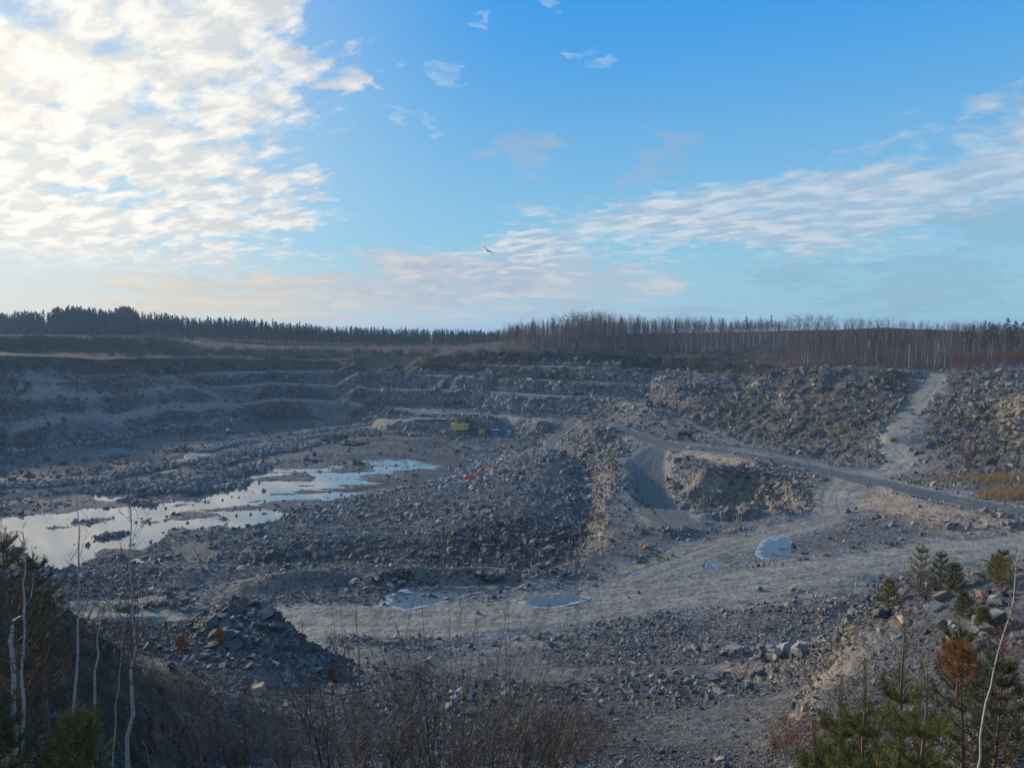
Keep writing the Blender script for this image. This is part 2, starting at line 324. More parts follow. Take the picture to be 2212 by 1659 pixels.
# far land
LY((-250,722,620),(0,726,600),(347,734,600),(587,742,600),(850,748,600),(1000,748,580))
LY((900,770,470),(1000,752,480),(1091,745,470)); LY((853,783,432),(845,792,428))
LY((1091,738,500),(1200,726,500),(1400,722,500),(1650,715,480),(1689,712,470),(1800,711,460),(1915,710,450),(1969,719,440),(2022,726,430),(2212,728,420),(2400,728,400))
LY((1150,752,440),(1384,765,415),(1600,762,400),(1800,765,370),(1969,785,340),(2150,780,330),(2400,780,310))
for ang_ in np.arange(-180, 180, 15):
    s, c = math.sin(R(ang_)), math.cos(R(ang_))
    for rr in (900, 2000, 7000):
        if rr == 900 and abs(ang_) > 60: continue
        LW((s*rr, c*rr, -2 if rr > 900 else (-8 if ang_ < 0 else -3)))
for rr in (150, 300, 600): LW((-rr, -0.2*rr, 0), (rr, -0.2*rr, 0))
LW((-520, 330, -1), (-420, 160, -1)); LW((420, 260, -3), (380, 120, -3))

pts = []
for L in LINES:
    for a, b in zip(L[:-1], L[1:]):
        d = math.dist(a, b); r_ = math.hypot((a[0]+b[0])/2, (a[1]+b[1])/2); n = max(1, int(d/max(1.2, 0.022*r_)))
        for k in range(n): pts.append(tuple(a[i]+(b[i]-a[i])*k/n for i in range(3)))
    pts.append(L[-1])
pts = np.array(pts)
key = np.round(pts[:, :2]/0.3).astype(int); _, ui = np.unique(key, axis=0, return_index=True); pts = pts[np.sort(ui)]
res = delaunay_2d_cdt([Vector((p[0], p[1])) for p in pts], [], [], 0, 1e-5)
tv = np.array([tuple(v) for v in res[0]]); tf = [f for f in res[2]]; orig = res[3]
tz = np.array([pts[o[0], 2] for o in orig])

class Grid:
    def __init__(s, x0, x1, y0, y1, c):
        s.x0, s.y0, s.c = x0, y0, c; s.nx = int((x1-x0)/c)+1; s.ny = int((y1-y0)/c)+1
        s.x1 = x0+(s.nx-1)*c; s.y1 = y0+(s.ny-1)*c
        h = np.zeros((s.ny, s.nx)); 
        for f in tf:
            A, B, D_ = tv[f[0]], tv[f[1]], tv[f[2]]; za, zb, zc = tz[f[0]], tz[f[1]], tz[f[2]]
            ix0 = max(0, int(math.ceil((min(A[0], B[0], D_[0])-x0)/c-1e-9))); ix1 = min(s.nx-1, int((max(A[0], B[0], D_[0])-x0)/c+1e-9))
            iy0 = max(0, int(math.ceil((min(A[1], B[1], D_[1])-y0)/c-1e-9))); iy1 = min(s.ny-1, int((max(A[1], B[1], D_[1])-y0)/c+1e-9))
            if ix1 < ix0 or iy1 < iy0: continue
            X = x0+np.arange(ix0, ix1+1)*c; Y = y0+np.arange(iy0, iy1+1)*c; X, Y = np.meshgrid(X, Y)
            det = (B[1]-D_[1])*(A[0]-D_[0])+(D_[0]-B[0])*(A[1]-D_[1])
            if abs(det) < 1e-12: continue
            l1 = ((B[1]-D_[1])*(X-D_[0])+(D_[0]-B[0])*(Y-D_[1]))/det; l2 = ((D_[1]-A[1])*(X-D_[0])+(A[0]-D_[0])*(Y-D_[1]))/det
            l3 = 1-l1-l2; m = (l1 >= -1e-6) & (l2 >= -1e-6) & (l3 >= -1e-6)
            sub = h[iy0:iy1+1, ix0:ix1+1]; sub[m] = (l1*za+l2*zb+l3*zc)[m]
        s.h = h
    def samp(s, x, y):
        u = np.clip((x-s.x0)/s.c, 0, s.nx-1.001); v = np.clip((y-s.y0)/s.c, 0, s.ny-1.001)
        i = u.astype(int); j = v.astype(int); fu = u-i; fv = v-j; h = s.h
        return (h[j, i]*(1-fu)+h[j, i+1]*fu)*(1-fv)+(h[j+1, i]*(1-fu)+h[j+1, i+1]*fu)*fv
G1 = Grid(-70, 75, -5, 110, 0.2); G2 = Grid(-330, 330, -30, 660, 0.6); G3 = Grid(-6500, 6500, -6500, 6500, 20)
_gx, _gy = np.meshgrid(G2.x0+np.arange(G2.nx)*G2.c, G2.y0+np.arange(G2.ny)*G2.c)
for p_, q_ in ((60, 795), (100, 789), (150, 800), (262, 806), (305, 800), (350, 799), (398, 808)):   # talus cones over the second bench
    cx_, cy_, cz_ = ptY(p_, q_, yb(p_)+31); G2.h = np.maximum(G2.h, cz_-.60*np.hypot(_gx-cx_, _gy-cy_))
def base_h(x, y):
    x = np.asarray(x, float); y = np.asarray(y, float); z = G3.samp(x, y)
    m = (x > G2.x0) & (x < G2.x1) & (y > G2.y0) & (y < G2.y1); z = np.where(m, G2.samp(x, y), z)
    m = (x > G1.x0) & (x < G1.x1) & (y > G1.y0) & (y < G1.y1); return np.where(m, G1.samp(x, y), z)

# ------------------------------------------------------------------ numpy noise
def hsh(ix, iy, iz, s=0):
    h = (ix.astype(np.uint32)*np.uint32(374761393)+iy.astype(np.uint32)*np.uint32(668265263)+iz.astype(np.uint32)*np.uint32(2147483647)+np.uint32(s*974634777 & 0xffffffff))
    h = (h ^ (h >> np.uint32(13)))*np.uint32(1274126177); h = h ^ (h >> np.uint32(16)); h = h*np.uint32(2246822519); h = h ^ (h >> np.uint32(15))
    return (h & np.uint32(0xffffff)).astype(np.float64)/16777216.0
def vn(x, y, z, s=0):
    fx, fy, fz = np.floor(x), np.floor(y), np.floor(z); tx, ty, tz_ = x-fx, y-fy, z-fz
    ix, iy, iz = fx.astype(np.int64), fy.astype(np.int64), fz.astype(np.int64)
    tx, ty, tz_ = [t*t*(3-2*t) for t in (tx, ty, tz_)]; r = 0
    for a in (0, 1):
        for b in (0, 1):
            for c in (0, 1):
                r = r+hsh(ix+a, iy+b, iz+c, s)*(tx if a else 1-tx)*(ty if b else 1-ty)*(tz_ if c else 1-tz_)
    return r*2-1
def vn2(x, y, s=0):
    fx, fy = np.floor(x), np.floor(y); tx, ty = x-fx, y-fy; ix, iy = fx.astype(np.int64), fy.astype(np.int64); o = np.zeros_like(ix)
    tx, ty = [t*t*(3-2*t) for t in (tx, ty)]; r = 0
    for a in (0, 1):
        for b in (0, 1): r = r+hsh(ix+a, iy+b, o, s)*(tx if a else 1-tx)*(ty if b else 1-ty)
    return r*2-1
def fbm2(x, y, sc, oct=4, s=0, g=0.5):
    r = 0; a = 1; t = 0
    for k in range(oct): r = r+a*vn2(x/sc*2**k+k*17.3, y/sc*2**k-k*9.1, s+k); t += a; a *= g
    return r/t
def fbm3(x, y, z, sc, oct=4, s=0, g=0.5):
    r = 0; a = 1; t = 0
    for k in range(oct): r = r+a*vn(x/sc*2**k+k*17.3, y/sc*2**k-k*9.1, z/sc*2**k+k*5.7, s+k); t += a; a *= g
    return r/t
def cellrand(x, y, z, s=0):
    """random value of the nearest jittered cell and the gap to the second nearest"""
    ix, iy, iz = [np.floor(t).astype(np.int64) for t in (x, y, z)]
    b1 = np.full(x.shape, 9.0); b2 = np.full(x.shape, 9.0); v = np.zeros(x.shape)
    for a in (-1, 0, 1):
        for b in (-1, 0, 1):
            for c in (-1, 0, 1):
                jx, jy, jz = ix+a, iy+b, iz+c
                d = (jx+hsh(jx, jy, jz, s+1)-x)**2+(jy+hsh(jx, jy, jz, s+2)-y)**2+(jz+hsh(jx, jy, jz, s+3)-z)**2
                r = hsh(jx, jy, jz, s+4); n = d < b1
                b2 = np.where(n, b1, np.minimum(b2, d)); v = np.where(n, r, v); b1 = np.where(n, d, b1)
    return v, np.sqrt(b2)-np.sqrt(b1)

# first hit of a photo ray with the terrain
def surf(px, py, tmin=4.0):
    d = np.array(ray(px, py)); t = np.exp(np.linspace(math.log(tmin), math.log(3000), 6000))
    X, Y, Z = d[0]*t, d[1]*t, d[2]*t; h = base_h(X, Y); k = np.nonzero(Z < h)[0]
    if len(k) == 0: return (X[-1], Y[-1], h[-1])
    k = k[0]; return (float(X[k]), float(Y[k]), float(h[k]))
def ground(x, y): return float(base_h(np.array([x]), np.array([y]))[0])
def inpoly(x, y, poly):
    m = np.zeros(x.shape, bool); n = len(poly)
    for i in range(n):
        (x1, y1), (x2, y2) = poly[i][:2], poly[(i+1) % n][:2]
        if y1 == y2: continue
        c = ((y1 > y) != (y2 > y)) & (x < (x2-x1)*(y-y1)/(y2-y1)+x1); m ^= c
    return m
def pldist(x, y, line):
    """distance and signed offset to a polyline"""
    bd = np.full(x.shape, 1e9); bs = np.zeros(x.shape)
    for a, b in zip(line[:-1], line[1:]):
        ex, ey = b[0]-a[0], b[1]-a[1]; L2 = ex*ex+ey*ey+1e-9
        t = np.clip(((x-a[0])*ex+(y-a[1])*ey)/L2, 0, 1); qx, qy = x-a[0]-t*ex, y-a[1]-t*ey; d = np.hypot(qx, qy)
        n = d < bd; bd = np.where(n, d, bd); bs = np.where(n, np.sign(ex*qy-ey*qx)*d, bs)
    return bd, bs
def sst(x, a, b):
    t = np.clip((x-a)/(b-a), 0, 1); return t*t*(3-2*t)

# ------------------------------------------------------------------ painted ground zones (world space)
def WP(pts_, tmin=4.0): return [surf(p[0], p[1], tmin) for p in pts_]
ROADS = [  # photo points, width m, weight
 ([(2380,1160),(2212,1174),(2080,1186),(1969,1204),(1800,1228),(1622,1256),(1450,1283),(1300,1300),(1100,1328),(900,1342),(640,1342),(500,1332),(250,1323),(0,1330)], 9.5, 1.0),
 ([(2380,1145),(2212,1111),(2060,1083),(1942,1055),(1862,1037),(1769,1014),(1675,994),(1560,974),(1450,961),(1400,949),(1350,930),(1322,916)], 8.5, 0.9),
 ([(1450,962),(1410,975),(1397,1005),(1402,1050),(1425,1100),(1458,1130)], 10.5, 0.9),
 ([(2030,805),(2010,840),(1975,880),(1945,915),(1927,945),(1930,975),(1945,1000),(1925,1020),(1860,1030)], 6.4, 1.0),
 ([(1245,908),(1215,933),(1192,950),(1188,966)], 7, 0.9),
 ([(1180,909),(1093,906),(960,906),(835,908)], 7, 0.8),
 ([(830,911),(773,919),(667,931),(560,944),(500,953),(440,968),(400,995),(370,1012),(320,1020),(250,1035)], 8, 0.85),
 ([(1180,906),(1120,903),(1040,894),(900,888),(820,886)], 5, 0.7),
 ([(-200,943),(0,921),(107,908),(213,898),(320,890),(427,882),(507,875),(587,864),(667,865),(773,872)], 6, 0.75),
 ([(0,860),(213,856),(320,848),(427,840),(587,828),(667,831),(773,834)], 5, 0.6),
 ([(0,811),(213,810),(427,807),(587,802),(773,805)], 4, 0.45),
 ([(80,756),(240,759),(368,763)], 5, 0.7),
 ([(1820,1042),(1797,1062),(1792,1085),(1800,1108),(1770,1125),(1680,1150),(1560,1178),(1450,1218),(1330,1270)], 6, 0.8),
 ([(1370,866),(1430,884),(1470,910),(1530,936),(1600,958)], 9, 0.45)]
RW = [(WP(p), wd, wt) for p, wd, wt in ROADS]
# standing water on the pit floor, water sheet at FL
WATER = [
 [(-120,1120),(8,1114),(150,1110),(190,1099),(240,1101),(290,1105),(350,1099),(400,1094),(480,1086),(560,1082),(620,1084),(540,1094),(470,1096),(400,1102),(380,1112),(392,1136),(350,1142),(330,1178),(300,1190),(215,1188),(182,1214),(135,1238),(105,1230),(60,1180),(-120,1170)],
 [(-120,1090),(0,1071),(100,1048),(200,1032),(280,1019),(340,1013),(392,1006),(330,1024),(200,1046),(130,1066),(0,1080)],
 [(200,1062),(262,1060),(270,1084),(210,1080)], [(325,1073),(380,1068),(452,1070),(420,1080),(340,1082)],
 [(440,1055),(520,1040),(600,1038),(650,1050),(640,1066),(560,1078),(560,1098),(480,1096),(440,1075)],
 [(478,1103),(560,1098),(640,1108),(685,1120),(660,1136),(560,1140),(500,1135)],
 [(500,1012),(560,1006),(600,1008),(560,1020),(505,1022)], [(505,1027),(560,1026),(592,1032),(530,1038)],
 [(660,1028),(700,1020),(825,1022),(760,1030),(690,1034)], [(640,1040),(760,1036),(825,1044),(760,1050),(660,1046)], [(670,1051),(730,1049),(745,1056),(680,1058)],
 [(700,1062),(735,1064),(720,1072),(695,1068)],
 [(752,988),(800,992),(850,990),(925,996),(900,1004),(820,1002),(765,998)], [(910,1006),(950,1004),(930,1010),(905,1012)],
 [(620,1008),(670,1003),(700,1000),(660,1010)], [(50,985),(120,975),(250,966),(322,970),(300,979),(200,990),(70,995)], [(285,950),(380,942),(500,934),(470,946),(340,955)],
 [(480,922),(560,912),(700,909),(735,914),(640,926),(540,932),(470,931)],
 [(40,992),(95,989),(80,998),(45,998)], [(112,994),(190,996),(280,1004),(240,1010),(140,1002)], [(268,986),(350,984),(330,994),(280,994)],
 [(410,970),(440,964),(450,972),(420,976)], [(370,984),(400,978),(400,988),(375,990)], [(20,1094),(62,1090),(55,1100),(25,1100)],
 [(590,1000),(640,996),(660,1003),(600,1007)]]
WET = WP([(420,1000),(700,1000),(840,1018),(840,1056),(720,1078),(600,1105),(540,1132),(400,1130),(430,1060)])
ISL = [[(156,1130),(180,1122),(250,1118),(240,1128),(165,1135)], [(96,1140),(130,1136),(160,1138),(110,1144)], [(300,1120),(385,1110),(360,1128),(310,1132)],
       [(225,1158),(262,1152),(268,1160),(235,1170)], [(265,1178),(300,1170),(290,1182)]]
def smoothp(P_, n=4):
    a = np.array([q[:2] for q in P_], float); m = len(a); o = []
    for i in range(m):
        p0, p1, p2, p3 = a[i-1], a[i], a[(i+1) % m], a[(i+2) % m]
        for k in range(n):
            u = k/n; o.append(.5*((2*p1)+(-p0+p2)*u+(2*p0-5*p1+4*p2-p3)*u*u+(-p0+3*p1-3*p2+p3)*u**3))
    zm = float(np.mean([q[2] for q in P_])); return [(q[0], q[1], zm) for q in o]
WW = [WP(p) for p in WATER]; WI = [WP(p) for p in ISL]
# frozen puddles on the upper ground: outline, sheet height found from the ground under it
ICE = [[(835,1306),(850,1285),(905,1268),(1000,1266),(1110,1262),(1060,1276),(1008,1285),(975,1296),(930,1308),(870,1318)],
       [(1128,1302),(1150,1289),(1215,1286),(1268,1294),(1240,1306),(1180,1314)],
       [(1638,1196),(1644,1180),(1660,1169),(1676,1170),(1684,1164),(1700,1166),(1708,1174),(1735,1183),(1764,1190),(1738,1194),(1712,1196),(1690,1200),(1668,1202),(1652,1207)],
       [(1358,1242),(1388,1236),(1382,1243)], [(1524,1222),(1532,1214),(1545,1226),(1532,1230)], [(1270,987),(1302,989),(1300,995),(1275,995)],
       [(690,952),(720,944),(752,942),(745,949),(705,955)], [(738,960),(790,955),(800,958),(760,964)], [(992,966),(1018,965),(1014,969)], [(1028,968),(1075,966),(1112,974),(1090,977),(1050,972)],
       [(1018,979),(1048,981),(1030,984)], [(620,975),(680,968),(660,977),(630,981)]]
IW = [smoothp(WP(p)) for p in ICE]; IZ = [float(np.mean([q[2] for q in p])) for p in IW]
VEG = [([(330,742),(600,756),(860,775),(1000,790),(1180,800),(1170,806),(900,790),(600,772),(370,772),(340,765)], .9), ([(1090,808),(1180,812),(1290,818),(1290,826),(1150,822),(1060,815)], .8),
       ([(2060,1045),(2180,1040),(2260,1060),(2220,1082),(2100,1062)], 1.0), ([(1850,800),(1950,800),(1990,830),(1940,845),(1880,835)], .7), ([(2050,815),(2120,820),(2110,880),(2040,870)], .6),
       ([(330,1440),(440,1440),(480,1480),(400,1500),(330,1480)], .9), ([(470,1300),(545,1288),(560,1300),(480,1320)], .8), ([(1440,870),(1500,905),(1560,925),(1500,900),(1460,880)], .8),
       ([(560,780),(760,775),(760,765),(560,765)], .5)]
VEG += [([(1500,830),(1640,820),(1900,810),(1960,850),(1890,960),(1740,960),(1620,930)], .6), ([(2060,830),(2260,820),(2260,1030),(2060,1030),(1990,960)], .5)]
VW = [(WP(p), a) for p, a in VEG]
TAN = [([(1660,880),(1700,845),(1765,850),(1740,885),(1680,890)], 1.), ([(1480,966),(1560,978),(1655,998),(1650,1018),(1560,995),(1480,980)], .9), ([(1860,1068),(1920,1055),(2000,1080),(2200,1120),(2200,1150),(2050,1150),(1900,1110),(1840,1092)], .75),
       ([(1752,1030),(1790,1028),(1780,1040),(1752,1040)], .8), ([(2160,860),(2260,850),(2260,960),(2190,960),(2170,920)], 1.), ([(1510,1020),(1690,1020),(1757,1100),(1690,1110),(1500,1110)], .45),
       ([(1290,930),(1352,940),(1325,965),(1310,1000),(1290,980)], .4), ([(1640,900),(1720,900),(1700,960),(1640,950)], .3), ([(1800,1400),(1860,1380),(1880,1420),(1800,1480),(1720,1600),(1700,1560)], .5),
       ([(1800,905),(1900,930),(1890,1000),(1770,990)], .15), ([(1050,1014),(1120,1000),(1110,1012),(1060,1022)], .9), ([(1265,1000),(1310,1000),(1310,1170),(1280,1170)], .5),
       ([(1270,765),(1400,775),(1400,800),(1270,790)], .4), ([(820,810),(960,815),(900,880),(810,870)], .3), ([(560,1240),(720,1228),(830,1228),(1000,1222),(1120,1228),(1120,1260),(520,1276)], .35)]
TAN += [([(20,800),(110,788),(190,812),(170,855),(30,855)], .30), ([(250,808),(350,798),(420,810),(460,838),(280,850)], .35)]
TW = [(WP(p), a) for p, a in TAN]
SMOOTH = [WP(p) for p in [[(500,1280),(520,1250),(590,1234),(690,1224),(740,1250),(820,1235),(890,1217),(1110,1222),(1130,1260),(900,1264),(600,1282)], [(1860,1070),(2200,1120),(2200,1150),(1900,1110)],
          [(1490,1150),(1620,1150),(1750,1120),(1790,1060),(1870,1045),(1830,1090),(1900,1135),(2000,1158),(2300,1160),(2300,1210),(1900,1250),(1700,1300),(1500,1330),(1200,1360),(660,1372),(600,1330),(820,1320),(1000,1262),(1240,1250),(1400,1212)],
          [(1460,940),(1640,970),(1780,1000),(1900,1012),(1990,1020),(2100,1075),(1950,1050),(1700,995),(1560,970),(1460,958)],
          [(0,1060),(0,1000),(400,955),(640,945),(800,940),(1150,950),(1100,985),(960,1045),(700,1085),(600,1105),(430,1120),(300,1180),(120,1235),(0,1180)]]]

CRAG = [WP(p) for p in [[(1440,812),(1544,806),(1677,810),(1782,797),(1889,801),(1960,806),(1960,860),(1900,960),(1890,1000),(1742,990),(1640,962),(1507,915),(1464,895)], [(2070,810),(2300,805),(2300,1030),(2060,1030),(2000,960),(2040,880)],
  [(1440,985),(1510,1014),(1677,1018),(1757,1100),(1690,1112),(1500,1120),(1455,1080)], [(1290,925),(1350,945),(1325,975),(1320,1040),(1306,1110),(1310,1175),(1276,1170),(1280,1080),(1262,1010),(1245,985)]]]
FRONT = WP([(560,1205),(667,1178),(827,1162),(960,1144),(1150,1136),(1262,1150),(1262,1205),(900,1219),(560,1227)])
def bb(poly, x, y, pad): 
    a = np.array([p[:2] for p in poly]); return (x > a[:, 0].min()-pad) & (x < a[:, 0].max()+pad) & (y > a[:, 1].min()-pad) & (y < a[:, 1].max()+pad)
def polymask(x, y, poly, soft, jit=0, seed=0):
    """soft edged membership: 1 inside"""
    out = np.zeros(x.shape); m = bb(poly, x, y, soft+jit+.1)
    if not m.any(): return out
    X, Y = x[m], y[m]
    if jit: X = X+jit*fbm2(X, Y, jit*5, 3, seed); Y = Y+jit*fbm2(X, Y, jit*5, 3, seed+50)
    d, _ = pldist(X, Y, list(poly)+[poly[0]]); d = np.where(inpoly(X, Y, poly), d, -d)
    out[m] = sst(d, -soft, soft); return out
def masks(x, y):
    r = np.hypot(x, y)
    road = np.zeros(x.shape); off = np.zeros(x.shape); shoulder = np.zeros(x.shape)
    jx = fbm2(x, y, 6, 3, 5)*0.9
    for line, wd, wt in RW:
        m = bb(line, x, y, wd*2.2)
        if not m.any(): continue
        d, s = pldist(x[m], y[m], line); d = d+jx[m]
        k = wt*(1-sst(d, wd*.42, wd*.62)); o = road[m]; n = k > o; road[m] = np.where(n, k, o); oo = off[m]; off[m] = np.where(n, s, oo)
        shoulder[m] = np.maximum(shoulder[m], wt*(1-sst(d, wd*.5, wd*1.3)))
    water = np.zeros(x.shape)
    for k, p in enumerate(WW): water = np.maximum(water, polymask(x, y, p, 2.0, 2.6, 60+k))
    for k, p in enumerate(WI): water = water*(1-polymask(x, y, p, .8, .6, 90+k))
    veg = np.zeros(x.shape); tan = np.zeros(x.shape); smooth = np.zeros(x.shape)
    for p, a in VW: s = 0.012*math.hypot(*p[0][:2])+.3; veg = np.maximum(veg, a*polymask(x, y, p, s*1.5, s*2, 7))
    for p, a in TW: s = 0.012*math.hypot(*p[0][:2])+.3; tan = np.maximum(tan, a*polymask(x, y, p, s*1.5, s*2, 8))
    for p in SMOOTH: s = 0.012*math.hypot(*p[0][:2])+.3; smooth = np.maximum(smooth, polymask(x, y, p, s, s*1.5, 9))
    return road, off, shoulder, water, veg, tan, smooth

# ------------------------------------------------------------------ terrain sheet: fan of profiles resampled by apparent size
az1 = np.arange(-42.0, 42.0001, 0.058); azs = np.concatenate([np.arange(-180, -42, 4.0), az1, np.arange(44, 180.1, 4.0)])
NR = 1300
rf = np.concatenate([np.exp(np.linspace(math.log(1.5), math.log(700), 4200)), np.exp(np.linspace(math.log(702), math.log(6400), 160))])
sa, ca = np.sin(np.radians(azs)), np.cos(np.radians(azs))
RR = np.zeros((len(azs), NR))
for i in range(len(azs)):
    h = base_h(sa[i]*rf, ca[i]*rf); dr = np.diff(rf); dh = np.diff(h); rm = (rf[1:]+rf[:-1])/2; hm = (h[1:]+h[:-1])/2
    ds = np.sqrt((dr*(0.02+np.abs(hm)/rm))**2+dh**2)/rm+0.00006*dr/dr; ds = ds*np.interp(rm, [1.5, 8, 20, 60, 200, 260, 450, 520], [.04, .1, .4, .8, 1, 2.0, 2.0, .5])
    s = np.concatenate([[0], np.cumsum(ds)])
    if i: s = s/s[-1]
    else: s = s/s[-1]
    RR[i] = np.interp(np.linspace(0, 1, NR), s, rf)
TX = RR*sa[:, None]; TY = RR*ca[:, None]; x = TX.ravel(); y = TY.ravel(); r = RR.ravel()
# crest lines wander a little: look the height up at a jittered place
am = np.clip(r*0.009, 0.0, 1.9)*(r > 12)*np.where((x < .14*y+10) & (r > 230), .35, 1)
road, off, shoulder, water, veg, tan, smooth = masks(x, y)
calm = np.clip(np.maximum(road, smooth*.6), 0, 1)
jx = am*fbm2(x, y, 9, 4, 11)*(1-calm); jy = am*fbm2(x, y, 9, 4, 12)*(1-calm)
def smooth_h(x, y, e):
    return (base_h(x, y)*2+base_h(x+e, y)+base_h(x-e, y)+base_h(x, y+e)+base_h(x, y-e))/6
z = smooth_h(x+jx, y+jy, 0.3+r*0.002)
e = 0.6; gx = (base_h(x+e, y)-base_h(x-e, y))/(2*e); gy = (base_h(x, y+e)-base_h(x, y-e))/(2*e); slope = np.hypot(gx, gy)
cliff = sst(slope, 0.55, 1.3)*sst(r, 16, 24)
bench = (r > 235)*(z < -9.5)*(z > -39)*(slope < .30)*(x < .08*y)*1.0
far = sst(r, 430, 520)
crag = np.zeros(x.shape)
for p in CRAG: crag = np.maximum(crag, polymask(x, y, p, 1.5, 1.5, 71))
crag *= 1-road
front = polymask(x, y, FRONT, 3, 3, 72)
infloor = np.abs(z-FL) < 1.2
# horizontal push of the faces: fractured blocks
nx_, ny_ = -gx/(slope+1e-6), -gy/(slope+1e-6)
k = np.nonzero((cliff > 0.02) & (np.abs(np.degrees(np.arctan2(x, y))) < 44) & (r < 520))[0]
push = np.zeros(x.shape); zc = np.zeros(x.shape)
if len(k):
    sx = 1+0*x[k]
    c1, g1 = cellrand(x[k]/5.0, y[k]/5.0, z[k]/3.6, 3); c2, g2 = cellrand(x[k]/1.9, y[k]/1.9, z[k]/1.5, 8); c3, g3 = cellrand(x[k]/.75, y[k]/.75, z[k]/.6, 19); nearb = r[k] < 90; c2 = np.where(nearb, c3*1.1, c2)
    fb = fbm3(x[k], y[k], z[k], 14, 3, 21)
    push[k] = cliff[k]*((c1-.5)*2.2+(c2-.5)*1.0+fb*2.0)*np.where(x[k] < -60, .7, 1)*np.clip(r[k]/150, .16, 1)
    zc[k] = cliff[k]*((c2-.5)*0.5)
kc = np.nonzero(crag > .02)[0]
if len(kc):
    ca_, _ = cellrand(x[kc]/4.2, y[kc]/4.2, z[kc]/4.2, 33); cb_2, _ = cellrand(x[kc]/1.7, y[kc]/1.7, z[kc]/1.7, 37)
    zc[kc] += crag[kc]*((ca_-.5)*1.7+(cb_2-.5)*.8+fbm2(x[kc], y[kc], 20, 3, 39)*1.2)
x2 = x+nx_*push; y2 = y+ny_*push; z = z+zc
rough = (1-calm)*(1-far)
fine = np.clip(r/60, 0.25, 1.0)
z = z+rough*(fbm2(x, y, 16, 3, 31)*0.55*fine*np.where((r > 235) & (x < .14*y+10), .22, 1)+fbm2(x, y, 3.2, 4, 35)*0.34*fine*(1-.5*infloor))+calm*fbm2(x, y, 5, 4, 36)*0.07
z = z+far*fbm2(x, y, 90, 3, 41)*2.5
# wheel ruts
rut = np.abs(np.abs(off)-1.35); z = z-0.14*np.exp(-(rut/.4)**2)*sst(road, .3, .8)*(.5+.5*fbm2(x, y, 9, 2, 81))
# pit floor levelled round the water sheet
fl = infloor & (r < 420)
zf = FL+0.12+0.25*fbm2(x*.6, y*1.25, 6, 5, 44, .58)+0.05*fbm2(x, y, 1.3, 2, 47)-0.32*sst(fbm2(x*.45, y*1.1, 9, 4, 49), .12, .42)-water*0.36+polymask(x, y, WET, 3, 3, 73)*(.42*sst(fbm2(x*.38, y*1.15, 5.5, 4, 91, .6), -.05, .22)-.20)
keep = np.clip(np.abs(base_h(x, y)-FL)-0.25, 0, 1)
z = np.where(fl, zf*(1-keep)+np.maximum(z, FL+.1)*keep, z); z = np.where(fl & (water > .5) & (keep < .5), np.minimum(z, zf), z)
for p, zi in zip(IW, IZ):
    m = bb(p, x, y, 5)
    if m.any():
        q = polymask(x[m], y[m], p, .45, .45, 3); q2 = polymask(x[m], y[m], p, 3.6, 0, 3)
        zz_ = z[m]; zz_ = zz_*(1-q2)+(zi+.11+.30*fbm2(x[m]*.6, y[m]*1.2, 1.8, 4, 4))*q2; z[m] = zz_-q*0.16
verts = np.stack([x2, y2, z], 1).astype(np.float32)
nA = len(azs); ii, jj = np.meshgrid(np.arange(nA-1), np.arange(NR-1), indexing='ij'); a = (ii*NR+jj).ravel()
quads = np.stack([a, a+NR, a+NR+1, a+1], 1).astype(np.int32)

def mesh_np(name, v, f, smooth_=False):
    """v (n,3); f (m,k) all faces with k corners"""
    me = bpy.data.meshes.new(name); n, kk = f.shape
    me.vertices.add(len(v)); me.vertices.foreach_set('co', np.ascontiguousarray(v, np.float32).ravel())
    me.loops.add(n*kk); me.loops.foreach_set('vertex_index', np.ascontiguousarray(f, np.int32).ravel())
    me.polygons.add(n); me.polygons.foreach_set('loop_start', np.arange(n, dtype=np.int32)*kk)
    me.polygons.foreach_set('use_smooth', np.full(n, smooth_))
    me.update(calc_edges=True); me.validate() if False else None
    return me
def attr(me, name, arr4):
    a_ = me.attributes.new(name, 'FLOAT_COLOR', 'POINT'); a_.data.foreach_set('color', np.ascontiguousarray(arr4, np.float32).ravel())
def tag(o, label=None, cat=None, group=None, kind=None):
    if label: o['label'] = label
    if cat: o['category'] = cat
    if group: o['group'] = group
    if kind: o['kind'] = kind
    return o
def link(name, me, mat=None, parent=None):
    o = bpy.data.objects.new(name, me); C.objects.link(o)
    if mat is not None: me.materials.clear(); me.materials.append(mat)
    if parent: o.parent = parent
    return o
def new_mat(name):
    m_ = bpy.data.materials.new(name); m_.use_nodes = True; t = N(m_.node_tree); t.n.clear()
    b = t.node('ShaderNodeBsdfPrincipled'); o = t.node('ShaderNodeOutputMaterial'); t.l.new(b.outputs[0], o.inputs[0])
    return m_, t, b

# ground material
MG, t, b = new_mat("quarry_ground")
pos = t.node('ShaderNodeNewGeometry').outputs['Position']
A = t.node('ShaderNodeAttribute', attribute_name='zone'); B = t.node('ShaderNodeAttribute', attribute_name='zone2')
s_ = t.node('ShaderNodeSeparateColor', {0: A.outputs['Color']}); rd, vg, tn = s_.outputs[0], s_.outputs[1], s_.outputs[2]; clf = A.outputs['Alpha']
s2 = t.node('ShaderNodeSeparateColor', {0: B.outputs['Color']}); shl, offa, wet_shade = s2.outputs[0], s2.outputs[1], s2.outputs[2]; wood = B.outputs['Alpha']
big = t.noise(pos, 0.05, 4, 0.6); med = t.noise(pos, 0.35, 5, 0.65); fin = t.noise(pos, 2.6, 6, 0.7)
cel = t.voro(pos, 0.9, out='Color'); celr = t.xyz(cel)[0]; cel2 = t.xyz(t.voro(pos, 2.8, out='Color'))[0]
stretch = t.noise(t.vmul(pos, (0.35, 0.35, 0.08)), 1.0, 5, 0.7)
rock = t.mix(t.ss(med, .3, .7), (0.032, 0.034, 0.039), (0.12, 0.122, 0.128))
